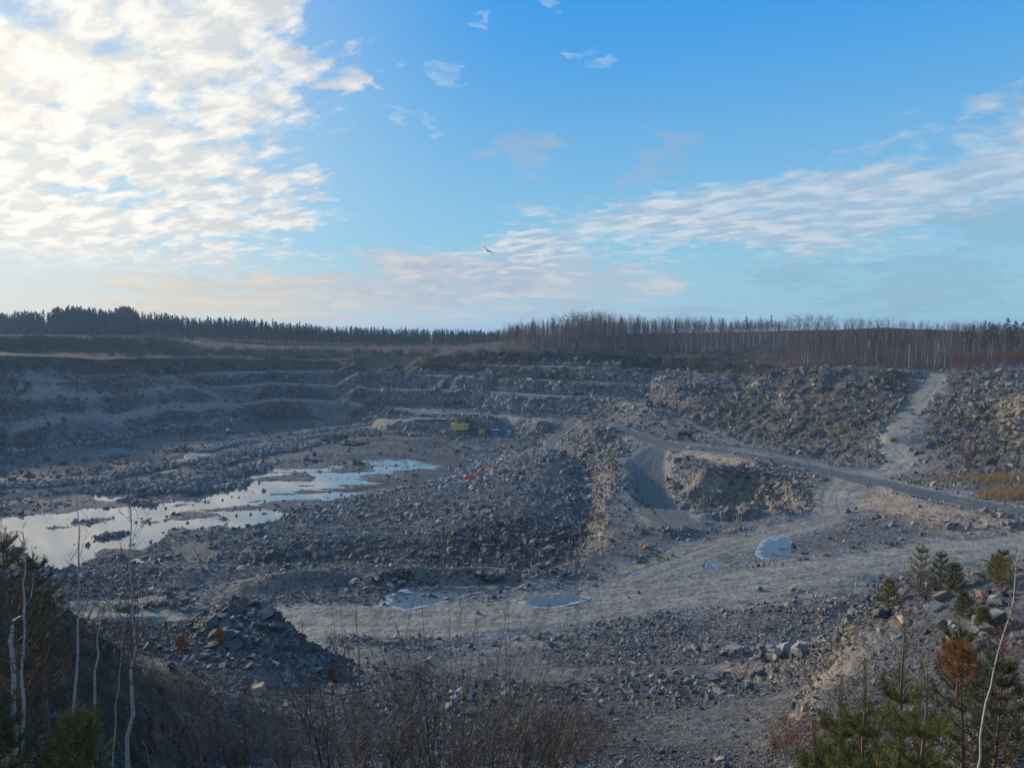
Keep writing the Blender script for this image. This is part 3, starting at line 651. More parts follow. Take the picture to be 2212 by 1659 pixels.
rock = t.mix(t.mul(cel2, 0.6), rock, (0.25, 0.25, 0.25))
rock = t.mix(t.ss(celr, .72, .95, 0, .55), rock, (0.30, 0.285, 0.25))
soil = t.mix(t.ss(fin, .35, .65), (0.030, 0.028, 0.028), (0.115, 0.106, 0.100))
soil = t.mix(t.ss(big, .4, .65, 0, .5), soil, (0.10, 0.10, 0.105))
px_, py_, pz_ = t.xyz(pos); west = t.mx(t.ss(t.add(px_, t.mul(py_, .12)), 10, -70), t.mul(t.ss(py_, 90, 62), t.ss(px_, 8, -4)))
facec = t.mix(t.ss(stretch, .35, .65), t.mix(west, (0.055, 0.055, 0.058), (0.015, 0.018, 0.020)), t.mix(west, (0.28, 0.27, 0.25), (0.060, 0.070, 0.072)))  # west bench faces coloured darker to stand for their shade
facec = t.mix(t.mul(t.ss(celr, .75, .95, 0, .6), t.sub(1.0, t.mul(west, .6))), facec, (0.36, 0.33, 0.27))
facec = t.mix(t.ss(t.voro(t.vmul(pos, (1, 1, .55)), .55, 'DISTANCE_TO_EDGE'), .07, .0, 0, .85), facec, (0.014, 0.015, 0.018))
facec = t.mix(t.ss(cel2, .2, .0, 0, .7), facec, (0.03, 0.032, 0.038))
cc = t.mix(0.5, rock, soil)
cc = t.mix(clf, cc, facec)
tanc = t.mix(t.ss(med, .35, .65), (0.26, 0.19, 0.12), (0.42, 0.33, 0.23))
cc = t.mix(t.mul(tn, t.ss(fin, .2, .55, .45, .95)), cc, tanc)
wheel = t.add(t.mul(t.noise(t.vec(t.mul(offa, 2.4), t.mul(t.xyz(pos)[1], 0.05), t.mul(t.xyz(pos)[0], 0.05)), 1.0, 6, 0.7, 0.9), .38), t.mul(t.noise(pos, .55, 7, .74), .62))
roadc = t.mix(t.ss(wheel, .35, .65), (0.12, 0.110, 0.09), (0.36, 0.335, 0.28))
roadc = t.mix(t.ss(med, .35, .7, 0, .35), roadc, (0.16, 0.155, 0.14))
cc = t.mix(t.mul(shl, t.ss(med, .38, .60, .05, .70)), cc, (0.30, 0.295, 0.285))
cc = t.mix(t.m('GREATER_THAN', shl, .88), cc, t.mix(t.ss(med, .35, .65), (0.11, 0.11, 0.115), (0.22, 0.22, 0.225)))
cc = t.mix(rd, cc, roadc)
vegc = t.mix(t.ss(med, .35, .65), (0.045, 0.042, 0.020), (0.12, 0.085, 0.045))
cc = t.mix(t.mul(vg, t.ss(fin, .25, .55)), cc, vegc)
cc = t.mix(wood, cc, t.mix(t.ss(med, .35, .65), (0.028, 0.026, 0.018), (0.070, 0.050, 0.032)))
cc = t.mix(t.mul(wet_shade, 0.8), cc, (0.030, 0.029, 0.032))
cc = t.vmul(cc, t.vec(.84, .86, .90))
t.put(b.inputs['Base Color'], cc); t.put(b.inputs['Roughness'], t.sub(0.92, t.mul(wet_shade, 0.35)))
b.inputs['Specular IOR Level'].default_value = 0.3
bh = t.add(t.mul(t.voro(pos, 1.3), 0.5), t.add(t.mul(t.voro(pos, 4.0), 0.2), t.mul(fin, 0.35)))
bmp = t.node('ShaderNodeBump', {'Height': bh, 'Strength': t.mix(rd, (1.0,)*3, (0.6,)*3), 'Distance': 0.4}); t.l.new(bmp.outputs[0], b.inputs['Normal'])

woodm = sst(r, 395, 430)*((z > -22)) + ((z > -16) & (r > 330))*0.7
woodm = np.maximum(woodm, sst(r, 318, 345)*(z > -13.5)*(x < -60)*.9)
woodm = np.clip(woodm+np.clip((x > 60) & (y > 310) & (z > -19), 0, 1), 0, 1)
near_l = polymask(x, y, [(-60, 5), (-60, 62), (-28, 60), (-22, 40), (-12, 30), (10, 30), (14, 5)], 4, 2, 5)
woodm = np.maximum(woodm, near_l*.85)
r2 = np.zeros(x.shape)
for L_ in (RW[1], RW[2], RW[4]):
    m = bb(L_[0], x, y, 8); d_, _ = pldist(x[m], y[m], L_[0]); r2[m] = np.maximum(r2[m], 1-sst(d_+.8*fbm2(x[m], y[m], 5, 3, 9), L_[1]*.3, L_[1]*.5))
shoulder = np.where((bench > .5) & (road < .3), .97, np.minimum(shoulder, .8)); 
wet_shade_ = np.clip(.8*r2+sst(water, .12, .6)*fl+front*.8+fl*(1-keep)*(1-road)*0.8*sst(fbm2(x, y, 25, 3, 77), -.3, .4), 0, 1)  # shade of the pile's front slope is painted in with the wet ground
me = mesh_np("quarry_ground", verts, quads, True)
attr(me, 'zone', np.stack([road, veg, tan, cliff], 1)); attr(me, 'zone2', np.stack([np.where(bench > .5, shoulder, shoulder*(1-road)), off, wet_shade_, woodm], 1))
ground_o = link("quarry_ground", me, MG); tag(ground_o, kind='structure')

# water and ice sheets
def sheet(name, poly, z_, mat):
    m_ = bmesh.new(); vs_ = [m_.verts.new((p[0], p[1], z_)) for p in poly]; m_.faces.new(vs_); bmesh.ops.recalc_face_normals(m_, faces=m_.faces)
    if m_.faces[:][0].normal.z < 0: bmesh.ops.reverse_faces(m_, faces=m_.faces[:])
    me_ = bpy.data.meshes.new(name); m_.to_mesh(me_); m_.free(); return link(name, me_, mat)
MW, t, b = new_mat("pit_water")
pos = t.node('ShaderNodeNewGeometry').outputs['Position']
t.put(b.inputs['Base Color'], (0.12, 0.125, 0.12)); b.inputs['Roughness'].default_value = 0.03; b.inputs['IOR'].default_value = 3.0
bmp = t.node('ShaderNodeBump', {'Height': t.noise(pos, 1.2, 3, .5), 'Strength': 0.04, 'Distance': 0.05}); t.l.new(bmp.outputs[0], b.inputs['Normal'])
tag(sheet("pit_water", [(-230, 120), (60, 120), (60, 420), (-320, 420), (-320, 200)], FL, MW), kind='structure')
MI, t, b = new_mat("puddle_ice")
pos = t.node('ShaderNodeNewGeometry').outputs['Position']; n1 = t.add(t.mul(t.node('ShaderNodeAttribute', attribute_name='rim').outputs['Fac'], 1.0), t.mul(t.sub(t.noise(pos, 0.7, 6, .68), .5), 1.5)); n2 = t.noise(pos, 3.5, 4, .6)
t.put(b.inputs['Base Color'], t.mix(t.ss(n1, .68, .92), (0.075, 0.08, 0.08), (0.30, 0.33, 0.36))); t.put(b.inputs['Roughness'], t.ss(n1, .64, .80, .15, .6)); b.inputs['IOR'].default_value = 1.5
for p, zi in zip(IW, IZ):
    c = np.mean(np.array([q[:2] for q in p]), 0)
    a_ = np.array([q[:2] for q in p]); n_ = len(a_); V_ = np.concatenate([[[c[0], c[1], zi]]]+[np.column_stack([c+(a_-c)*k_, np.full(n_, zi)]) for k_ in (.4, .8, 1.0, 1.12)]); F_ = []
    for i in range(n_):
        j = (i+1) % n_; F_.append([0, 1+i, 1+j])
        for q in range(3): b0 = 1+q*n_; F_ += [[b0+i, b0+n_+i, b0+n_+j], [b0+i, b0+n_+j, b0+j]]
    me_ = mesh_np("frozen_puddle", V_, np.array(F_)); e_ = me_.attributes.new('rim', 'FLOAT', 'POINT'); e_.data.foreach_set('value', np.repeat([0, .25, .66, .86, 1.0], [1, n_, n_, n_, n_]).astype(np.float32))
    if me_.polygons[0].normal.z < 0: me_.flip_normals()
    tag(link("frozen_puddle", me_, MI), kind='structure')

# ------------------------------------------------------------------ rocks
def hull(n, seed, flat=1.0, bev=0.0):
    rs = np.random.default_rng(seed); p = rs.uniform(-1, 1, (n, 3)); ax_ = rs.integers(0, 3, n); p[np.arange(n), ax_] = np.sign(p[np.arange(n), ax_]+1e-9)*rs.uniform(.75, 1, n); p[:8] = np.array([[a, b_, c] for a in (-.8, .8) for b_ in (-.8, .8) for c in (-.8, .8)])[:min(8, n)]*rs.uniform(.55, 1.1, (min(8, n), 3)); p *= .88
    p[:, 0] += p[:, 2]*rs.uniform(-.5, .5); p *= np.array([1.0, rs.uniform(.6, .95), flat*rs.uniform(.5, .85)])
    m_ = bmesh.new(); vs_ = [m_.verts.new(q) for q in p]; g = bmesh.ops.convex_hull(m_, input=vs_)
    bmesh.ops.delete(m_, geom=[q for q in m_.verts if not q.link_faces], context='VERTS')
    if bev:
        bmesh.ops.dissolve_limit(m_, angle_limit=R(14), verts=m_.verts[:], edges=m_.edges[:])
        bmesh.ops.bevel(m_, geom=m_.edges[:], offset=bev, segments=1, affect='EDGES')
    bmesh.ops.triangulate(m_, faces=m_.faces[:]); m_.verts.index_update()
    v = np.array([q.co[:] for q in m_.verts]); f = np.array([[q.index for q in fc.verts] for fc in m_.faces]); me_ = None
    if bev: me_ = bpy.data.meshes.new("boulder"); m_.to_mesh(me_)
    m_.free(); return v, f, me_
RV = [hull(9, 100+k)[:2] for k in range(6)]+[hull(12, 200+k)[:2] for k in range(6)]
def rotm(n, tilt=math.pi):
    """random rotation matrices, heading free, tilt limited"""
    a_ = rng.uniform(0, 2*math.pi, n); b_ = rng.uniform(-tilt, tilt, n); c_ = rng.uniform(-tilt, tilt, n)
    ca_, sa_, cb, sb, cc_, sc_ = np.cos(a_), np.sin(a_), np.cos(b_), np.sin(b_), np.cos(c_), np.sin(c_)
    M = np.zeros((n, 3, 3)); M[:, 0, 0] = ca_*cb; M[:, 0, 1] = ca_*sb*sc_-sa_*cc_; M[:, 0, 2] = ca_*sb*cc_+sa_*sc_
    M[:, 1, 0] = sa_*cb; M[:, 1, 1] = sa_*sb*sc_+ca_*cc_; M[:, 1, 2] = sa_*sb*cc_-ca_*sc_
    M[:, 2, 0] = -sb; M[:, 2, 1] = cb*sc_; M[:, 2, 2] = cb*cc_; return M
def scatter(variants, P_, S_, tilt=math.pi, col4=None):
    """realise instances: P_ (n,3), S_ (n,) or (n,3)"""
    if S_.ndim == 1: S_ = np.repeat(S_[:, None], 3, 1)
    which = rng.integers(0, len(variants), len(P_)); VV, FF, CC = [], [], []; base = 0
    for k_, (v, f) in enumerate(variants):
        q = np.nonzero(which == k_)[0]
        if not len(q): continue
        M = rotm(len(q), tilt); X = np.einsum('nij,vj->nvi', M, v)*S_[q][:, None, :]+P_[q][:, None, :]
        F = f[None]+(np.arange(len(q))*len(v))[:, None, None]+base; VV.append(X.reshape(-1, 3)); FF.append(F.reshape(-1, f.shape[1])); base += len(q)*len(v)
        if col4 is not None: CC.append(np.repeat(col4[q], len(v), 0))
    return np.concatenate(VV), np.concatenate(FF), (np.concatenate(CC) if CC else None)

MR, t, b = new_mat("loose_rock")
pos = t.node('ShaderNodeNewGeometry').outputs['Position']
at = t.node('ShaderNodeAttribute', attribute_name='tint'); q_ = t.node('ShaderNodeSeparateColor', {0: at.outputs['Color']})
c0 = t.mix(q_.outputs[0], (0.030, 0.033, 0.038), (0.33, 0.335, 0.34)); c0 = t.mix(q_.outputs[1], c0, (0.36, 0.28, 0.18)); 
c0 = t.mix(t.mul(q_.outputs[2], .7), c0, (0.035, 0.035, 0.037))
c0 = t.mix(t.ss(t.noise(pos, 2.0, 5, .65), .3, .7, 0, .45), c0, (0.10, 0.10, 0.105))
t.put(b.inputs['Base Color'], c0); b.inputs['Roughness'].default_value = 0.85; b.inputs['Specular IOR Level'].default_value = 0.3
bmp = t.node('ShaderNodeBump', {'Height': t.noise(pos, 6, 5, .7), 'Strength': 0.5, 'Distance': 0.1}); t.l.new(bmp.outputs[0], b.inputs['Normal'])

# which terrain points can be seen at all (with a margin for a step aside)
el_ = (z/r).reshape(nA, NR); cm = np.maximum.accumulate(el_, 1); vis = (el_ > cm-0.02).ravel()
azd = np.degrees(np.arctan2(x, y)); infov = (np.abs(azd) < 41)
wgt = vis*infov*(r > 14)*(r < 470)*(1-woodm*.97*(r > 60))*(1-np.clip(road*1.25, 0, .975))*(1-veg*.7)*(1-smooth*.72)*(1-near_l*.6)
wgt = wgt*(1-.93*sst(water, .35, .75)*fl)
patch = fbm2(x, y, 12, 4, 301); wgt = wgt*np.clip(0.55+1.6*patch+0.5*cliff, 0.04, 1.5)*(1-tan*.55)
# the muck pile and talus carry the most stone
mp_ = (z > FL+.6) & (z < -34) & (x < (0.135*y)) & (y < 240) & (y > 118); wgt = np.where(mp_, np.maximum(wgt, .85)*1.5, wgt)
wgt = np.where(bench > .5, wgt*.05, wgt); wgt = np.where((cliff > .3) & (r > 235) & (x < .14*y+10), wgt*np.where(x+.12*y < -10, .35, .8), wgt)
wgt = np.where(crag > .3, np.maximum(wgt, vis*infov*.30*(1-road)*np.clip(.9+1.8*patch, .25, 1.8))*1.05, wgt)
knob = (x < -12) & (y > 47) & (y < 62) & (z > -27); wgt = np.where(knob, np.maximum(wgt, vis*infov*.5)*2.2, wgt)
NROCK = 470000
pr = wgt/wgt.sum(); idx = rng.choice(len(x), NROCK, p=pr)
rr = r[idx]; spx = 0.72+rng.pareto(2.3, NROCK)*0.62; spx = np.minimum(spx, np.where(rr < 60, 9.0, np.where(mp_[idx], 7.0, 5.5)))
lim = np.where(rr < 60, .55, np.where(mp_[idx], 1.25, 1.9)); S = np.clip(spx*rr/709*0.62, 0.05, lim)
bandr = np.clip(fbm2(x[idx], y[idx], 7, 2, 303)*.5+.5, 0, 1); S *= (.45+1.15*bandr)*np.where(crag[idx] > .3, 1.05, 1)*np.where(front[idx] > .5, 1.3, 1)
i2 = np.minimum(idx+1, len(x)-1); i3 = np.minimum(idx+NR, len(x)-1); ua = rng.uniform(-1.0, 1.0, (NROCK, 1)); ub = rng.uniform(-.6, .6, (NROCK, 1)); V3 = np.stack([x2, y2, z], 1)
P0 = V3[idx]+ua*(V3[i2]-V3[idx])+ub*np.where(np.abs(V3[i3]-V3[idx]).max(1, keepdims=True) < rr[:, None]*.02, V3[i3]-V3[idx], 0); P0[:, :2] += rng.normal(size=(NROCK, 2))*rr[:, None]*0.0008; P0[:, 2] += S*0.12
tint = np.zeros((NROCK, 4)); tint[:, 0] = np.clip(rng.beta(1.05, 2.3, NROCK)+.18*cliff[idx]+.10*fbm2(x[idx], y[idx], 20, 2, 310), 0, 1)
tint[:, 1] = np.clip((rng.random(NROCK) < (.05+.5*tan[idx]+.22*(x[idx] > 30)+.06*cliff[idx]))*rng.uniform(.3, .9, NROCK), 0, 1); tint[:, 2] = np.clip(wet_shade_[idx]*.5, 0, 1)
wst = np.clip((30-(x[idx]+.12*y[idx]))/90, 0, 1)*(rr > 235); tint[:, 0] *= 1-.7*wst*(bench[idx] < .5); tint[:, 0] += .22*(1-wst)*cliff[idx]*(rr > 235); tint[:, 0] = np.where(knob[idx], tint[:, 0]*.6, tint[:, 0]); tint[:, 0] *= np.where(rr < 62, .78, 1)*np.where(front[idx] > .5, .6, 1)*np.where((crag[idx] > .3) & (x[idx] > 45), .62, 1); tint[:, 0] = np.where(mp_[idx] & (front[idx] < .5), tint[:, 0]*1.15+.04, tint[:, 0]); tint[:, 3] = 1  # stone tint holds shade (west faces, pile front, nearest) and light (pile top)
zone_ = np.where(mp_[idx], 0, np.where(rr < 75, 1, np.where(fl[idx], 2, 3)))
for k_, (nm, lb) in enumerate([("muck_pile_rubble", "great blue-grey heap of broken rock filling the middle of the pit"), ("foreground_rubble", "loose grey rubble and stone chips on the slopes below the viewer"),
                               ("pit_floor_rubble", "scattered stones and low stone banks among the water on the pit floor"), ("bench_rubble", "fallen rock and talus on the benches and slopes of the quarry")]):
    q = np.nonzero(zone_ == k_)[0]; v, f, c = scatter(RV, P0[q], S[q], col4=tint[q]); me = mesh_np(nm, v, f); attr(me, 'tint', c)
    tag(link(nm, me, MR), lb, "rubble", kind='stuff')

# stone banks along the pit haul road, bigger blocks
def bank(lines, n, smin, smax, wd, bright=.45, tanp=.05, lift=.2, px=True):
    PP, SS = [], []
    for L in lines:
        W_ = WP(L); seg = [math.dist(a[:2], c[:2]) for a, c in zip(W_[:-1], W_[1:])]; tot = sum(seg)
        for _ in range(n):
            d = random.random()*tot; k = 0
            while k < len(seg)-1 and d > seg[k]: d -= seg[k]; k += 1
            u = d/max(seg[k], 1e-6); a, c = W_[k], W_[k+1]; X = a[0]+(c[0]-a[0])*u+random.gauss(0, wd); Y = a[1]+(c[1]-a[1])*u+random.gauss(0, wd)
            s = smin+(smax-smin)*random.random()**2.2; PP.append((X, Y, ground(X, Y)+s*.35+lift*random.random())); SS.append(s)
    n = len(PP); c = np.ones((n, 4)); c[:, 0] = np.clip(rng.normal(bright, .2, n), 0, 1); c[:, 1] = (rng.random(n) < tanp)*.7; c[:, 2] = 0
    return np.array(PP), np.array(SS), c
bk = [bank([[(180,1044),(260,1030),(330,1010),(400,1003),(440,992)], [(60,1052),(160,1044)], [(-60,1058),(60,1050)]], 420, .35, 1.1, 1.6), bank([[(250,1052),(330,1046),(420,1040),(520,1022),(560,1008)], [(300,1058),(430,1056),(520,1042)], [(440,1012),(520,985),(590,975),(680,962)]], 900, .4, 1.25, 2.6),
      bank([[(480,985),(560,968),(640,958)], [(440,975),(480,962),(520,955)], [(600,955),(700,940),(790,930)], [(690,930),(760,922),(800,915)], [(500,948),(560,938)]], 700, .35, 1.0, 2.2, .6),
      bank([[(800,935),(900,940)], [(30,978),(150,962),(280,945),(420,922)], [(430,920),(520,915)]], 500, .4, 1.3, 1.8), bank([[(215,1162),(262,1156)], [(100,1070),(180,1060),(240,1068)], [(260,1082),(330,1092)]], 150, .25, .8, 1.0, .3),
      bank([[(930,1052),(980,1035),(1010,1022)], [(1010,1020),(1060,1000),(1110,990)], [(1080,1000),(1150,975)]], 240, .5, 1.5, 1.8, .65)]
v, f, c = scatter(RV, np.concatenate([q[0] for q in bk]), np.concatenate([q[1] for q in bk]), col4=np.concatenate([q[2] for q in bk]))
me = mesh_np("stone_bank", v, f); attr(me, 'tint', c); tag(link("stone_bank", me, MR), "banks of coarse blue-grey stone pushed up along the flooded haul road in the pit", "stone bank", kind='stuff')

# ------------------------------------------------------------------ boulders one by one
def rock_mat(name, c1_, c2_):
    m_, t, b = new_mat(name); tc = t.node('ShaderNodeTexCoord').outputs['Object']; inf = t.node('ShaderNodeObjectInfo').outputs['Random']
    n = t.noise(t.vadd(tc, t.vec(t.mul(inf, 30), 0, 0)), 1.6, 6, .68); n2 = t.noise(tc, 7, 5, .7)
    c = t.mix(t.ss(n, .32, .68), c1_, c2_); c = t.mix(t.ss(n2, .55, .75, 0, .5), c, (0.06, 0.06, 0.062)); c = t.mix(t.mul(inf, .35), c, (0.09, 0.095, 0.105))
    t.put(b.inputs['Base Color'], c); b.inputs['Roughness'].default_value = .88; b.inputs['Specular IOR Level'].default_value = .25
    bm_ = t.node('ShaderNodeBump', {'Height': t.add(n, t.mul(n2, .5)), 'Strength': .7, 'Distance': .12}); t.l.new(bm_.outputs[0], b.inputs['Normal']); return m_
BM = {'grey': rock_mat("grey_granite", (0.11, 0.115, 0.125), (0.26, 0.26, 0.26)), 'pale': rock_mat("pale_granite", (0.24, 0.24, 0.235), (0.42, 0.41, 0.39)),
      'rusty': rock_mat("rusty_granite", (0.14, 0.09, 0.065), (0.33, 0.22, 0.15)), 'dark': rock_mat("dark_granite", (0.045, 0.05, 0.06), (0.13, 0.135, 0.145)), 'tan': rock_mat("tan_granite", (0.26, 0.20, 0.13), (0.46, 0.38, 0.27))}
BMESH = {}
for cname, m_ in BM.items():
    BMESH[cname] = []
    for k in range(6):
        me = hull(11 if k % 2 else 14, 900+k*7+len(cname), 1.0, .025)[2]; me.materials.append(m_); BMESH[cname].append(me)
NB = [0]
def boulder(x_, y_, s, cname='grey', label=None, group=None, sink=.25, tall=1.0, z_=None):
    o = bpy.data.objects.new("boulder", random.choice(BMESH[cname])); C.objects.link(o)
    sx, sy, sz = s*random.uniform(.85, 1.2), s*random.uniform(.8, 1.1), s*random.uniform(.8, 1.15)*tall
    o.location = (x_, y_, (ground(x_, y_) if z_ is None else z_)+sz*(.62-sink)); o.scale = (sx, sy, sz)
    o.rotation_euler = (random.uniform(-.5, .5), random.uniform(-.5, .5), random.uniform(0, 6.28)); NB[0] += 1
    return tag(o, label, "boulder", group)
def sizeword(s): return "small" if s < .38 else ("medium-sized" if s < .7 else "large")
CW = {'grey': 'grey', 'pale': 'pale', 'rusty': 'rust-brown', 'dark': 'dark', 'tan': 'tan'}
def cluster(n, area, smin, smax, cols, place, group, stack=.0, tmin=4.0):
    """area: photo box (x0,y0,x1,y1) or polyline (list of points with a spread in px)"""
    for i in range(n):
        if len(area) == 4: px, py = random.uniform(area[0], area[2]), random.uniform(area[1], area[3])
        else:
            pl, sp = area; k = random.randrange(len(pl)-1); u = random.random(); px = pl[k][0]+(pl[k+1][0]-pl[k][0])*u+random.gauss(0, sp*1.6); py = pl[k][1]+(pl[k+1][1]-pl[k][1])*u+random.gauss(0, sp*.5)
        X, Y, Z = surf(px, py, tmin); s = smin+(smax-smin)*random.random()**2; cn = random.choice(cols)
        o = boulder(X, Y, s, cn, f"{sizeword(s)} {CW[cn]} angular {place}", f"{sizeword(s)} {CW[cn]} {group}"); o.location.z += stack*random.random()
cluster(20, ([(255,1318),(300,1312),(360,1308),(440,1304)], 6), .3, .75, ['grey', 'grey', 'dark'], "boulder in the row behind the left end of the near road", "boulders in the left roadside row", .2)
cluster(18, (752,1250,870,1285), .3, .7, ['grey', 'grey', 'dark', 'pale'], "boulder in the pile left of the ice-rimmed puddle", "boulders in the pile by the ice puddle", .5)
cluster(22, (1130,1228,1265,1252), .28, .7, ['grey', 'grey', 'pale', 'dark'], "boulder heaped where the sand berm meets the near road", "boulders heaped at the end of the sand berm", .5)
cluster(10, (1370,1178,1445,1212), .35, .8, ['grey', 'grey', 'rusty'], "boulder in the small heap below the cut road", "boulders in the heap below the cut road", .4)
cluster(10, (1400,1140,1500,1168), .3, .85, ['grey', 'pale', 'dark'], "boulder on the lip at the foot of the cut road", "boulders on the lip below the cut road", .3)
cluster(48, ([(1470,1415),(1560,1410),(1640,1425),(1700,1418),(1760,1402)], 12), .3, .72, ['grey', 'pale', 'grey', 'pale', 'dark'], "stone in the tipped heap below the near road", "stones of the tipped heap", .6)
cluster(14, ([(1300,1440),(1420,1450),(1520,1470),(1620,1480)], 16), .22, .5, ['grey', 'tan', 'pale', 'dark'], "stone strewn on the rubble slope in front of the tipped heap", "stones in front of the tipped heap")
cluster(48, (1880,1280,2212,1400), .2, .62, ['grey', 'rusty', 'grey', 'dark', 'pale'], "boulder on the outcrop under the young pines", "boulders on the outcrop", .1)
cluster(14, (1850,1255,2190,1290), .2, .42, ['grey', 'dark', 'rusty'], "boulder on the crest of the outcrop", "boulders on the outcrop crest", .1)
cluster(10, ([(1640,1262),(1720,1280),(1790,1305),(1870,1290)], 10), .35, .75, ['grey', 'tan', 'pale'], "boulder beside the near road left of the outcrop", "boulders beside the near road")
cluster(12, ([(1640,1225),(1720,1215),(1830,1185),(1900,1178),(2030,1168)], 3), .25, .6, ['grey', 'dark'], "boulder on the low bank above the near road", "boulders on the bank above the near road")
cluster(9, ([(2020,1133),(2100,1140),(2200,1132)], 5), .5, .95, ['tan', 'pale', 'grey'], "block at the foot of the sandy berm", "blocks at the foot of the sandy berm")
cluster(8, (1070,1165,1240,1205), .6, 1.1, ['grey', 'pale', 'dark'], "boulder at the foot of the muck pile", "boulders at the foot of the muck pile")
cluster(12, (230,1095,420,1180), .35, .75, ['dark'], "boulder standing in the bright shallow water", "boulders standing in the water")
cluster(5, (480,1060,640,1115), .35, .7, ['dark'], "boulder in the far arm of the shallow water", "boulders in the far arm of the water")
cluster(8, (970,1485,1050,1575), .35, .6, ['pale', 'rusty', 'pale'], "boulder among the bare shrubs", "boulders among the bare shrubs", .2)
cluster(8, (520,1440,700,1530), .3, .6, ['pale', 'grey'], "rock on the mossy terrace edge", "rocks on the mossy terrace")
cluster(6, (2060,860,2200,960), .7, 1.7, ['grey', 'rusty', 'tan'], "block on the hillside right of the side road", "blocks on the right hillside")
cluster(6, (2080,1000,2200,1040), .5, 1.0, ['grey', 'pale'], "boulder above the dry grass at the right edge", "boulders above the dry grass")
for px, py, s, cn, lb in [(2035, 1300, .55, 'rusty', "reddish block leaning among the outcrop boulders"), (1952, 1355, .6, 'tan', "big tan slab tilted at the left side of the outcrop"), (2130, 1360, .75, 'grey', "largest grey boulder at the right side of the outcrop"),
                          (2010, 1275, .5, 'grey', "blue-grey boulder just behind the young pine on the outcrop"), (1850, 1370, .55, 'rusty', "rust-stained block at the left shoulder of the outcrop"), (1900, 1335, .6, 'dark', "dark flat block on the left part of the outcrop"),
                          (1185, 1192, .95, 'pale', "tall pale boulder at the foot of the muck pile"), (1150, 1180, 1.0, 'grey', "wide grey slab at the foot of the muck pile"), (935, 1440, .7, 'tan', "tan upright boulder behind the bare shrubs"),
                          (560, 1500, .65, 'tan', "tan upright stone at the front of the mossy terrace"), (1712, 1275, .7, 'tan', "tan boulder by itself at the edge of the near road"), (1570, 1460, .42, 'tan', "round tan boulder below the tipped heap")]:
    X, Y, Z = surf(px, py); boulder(X, Y, s, cn, lb, None, .15, 1.15)
# the dark knob: stacked fractured slabs
for i in range(30):
    px, py = random.uniform(440, 630), random.uniform(1292, 1415)
    if py < 1290+abs(px-525)**1.6*.05: continue
    X, Y, Z = surf(px, py); s = random.uniform(.4, .95)
    boulder(X, Y, s, random.choice(['dark', 'dark', 'grey']), f"{sizeword(s)} slab of the dark knob left of the near road", f"{sizeword(s)} slabs of the dark knob", .45)

# ------------------------------------------------------------------ vegetation
class Tubes:
    """collects tapering tubes and flat blades, realised as one mesh"""
    def __init__(s): s.v = []; s.f = []; s.n = 0
    def tube(s, pts_, rad, k=4):
        P_ = np.array(pts_, float); d = np.gradient(P_, axis=0); d /= np.linalg.norm(d, axis=1)[:, None]+1e-9
        up = np.where(np.abs(d[:, 2:3]) > .9, np.array([[1., 0, 0]]), np.array([[0, 0, 1.]])); u = np.cross(d, up); u /= np.linalg.norm(u, axis=1)[:, None]+1e-9; w_ = np.cross(d, u)
        a_ = np.arange(k)/k*2*math.pi; r_ = np.interp(np.linspace(0, 1, len(P_)), np.linspace(0, 1, len(rad)), rad)
        V = P_[:, None]+r_[:, None, None]*(np.cos(a_)[None, :, None]*u[:, None]+np.sin(a_)[None, :, None]*w_[:, None])
        n = len(P_); i, j = np.meshgrid(np.arange(n-1), np.arange(k), indexing='ij'); a0 = i*k+j; b0 = i*k+(j+1) % k
        q = np.stack([a0, b0, b0+k, a0+k], -1).reshape(-1, 4)+s.n; s.v.append(V.reshape(-1, 3)); s.f.append(np.concatenate([q[:, [0, 1, 2]], q[:, [0, 2, 3]]])); s.n += n*k
    def blades(s, base, tip, wd):
        """single triangles from base to tip"""
        base, tip = np.array(base), np.array(tip); n = len(base); d = tip-base; sd = np.cross(d, rng.normal(size=(n, 3))); sd /= np.linalg.norm(sd, axis=1)[:, None]+1e-9
        wd = np.broadcast_to(np.asarray(wd, float), (n,))[:, None]; V = np.stack([base-sd*wd/2, base+sd*wd/2, tip], 1); s.v.append(V.reshape(-1, 3)); s.f.append(np.arange(3*n).reshape(-1, 3)+s.n); s.n += 3*n
    def arr(s): return (np.concatenate(s.v), np.concatenate(s.f)) if s.v else (np.zeros((0, 3)), np.zeros((0, 3), int))
    def mesh(s, name, mat, smooth_=False):
        v, f = s.arr(); me_ = mesh_np(name, v, f, smooth_); me_.materials.append(mat); return me_
def limb(p, d, L, n=5, wob=.12, up=.15):
    """wandering polyline"""
    p = np.array(p, float); d = np.array(d, float); d /= np.linalg.norm(d); o = [p.copy()]
    for i in range(n): d = d+rng.normal(size=3)*wob+np.array([0, 0, up]); d /= np.linalg.norm(d); p = p+d*L/n; o.append(p.copy())
    return np.array(o)
def simple_mat(name, c1_, c2_, sc=3.0, rough=.85, obj=True, trans=0.0):
    m_, t, b = new_mat(name); tc = t.node('ShaderNodeTexCoord').outputs['Object']; c = t.mix(t.ss(t.noise(tc, sc, 3, .6), .35, .65), c1_, c2_)
    if obj: c = t.mix(t.mul(t.node('ShaderNodeObjectInfo').outputs['Random'], .35), c, tuple(q*.55 for q in c1_))
    t.put(b.inputs['Base Color'], c); b.inputs['Roughness'].default_value = rough; b.inputs['Specular IOR Level'].default_value = .2; return m_
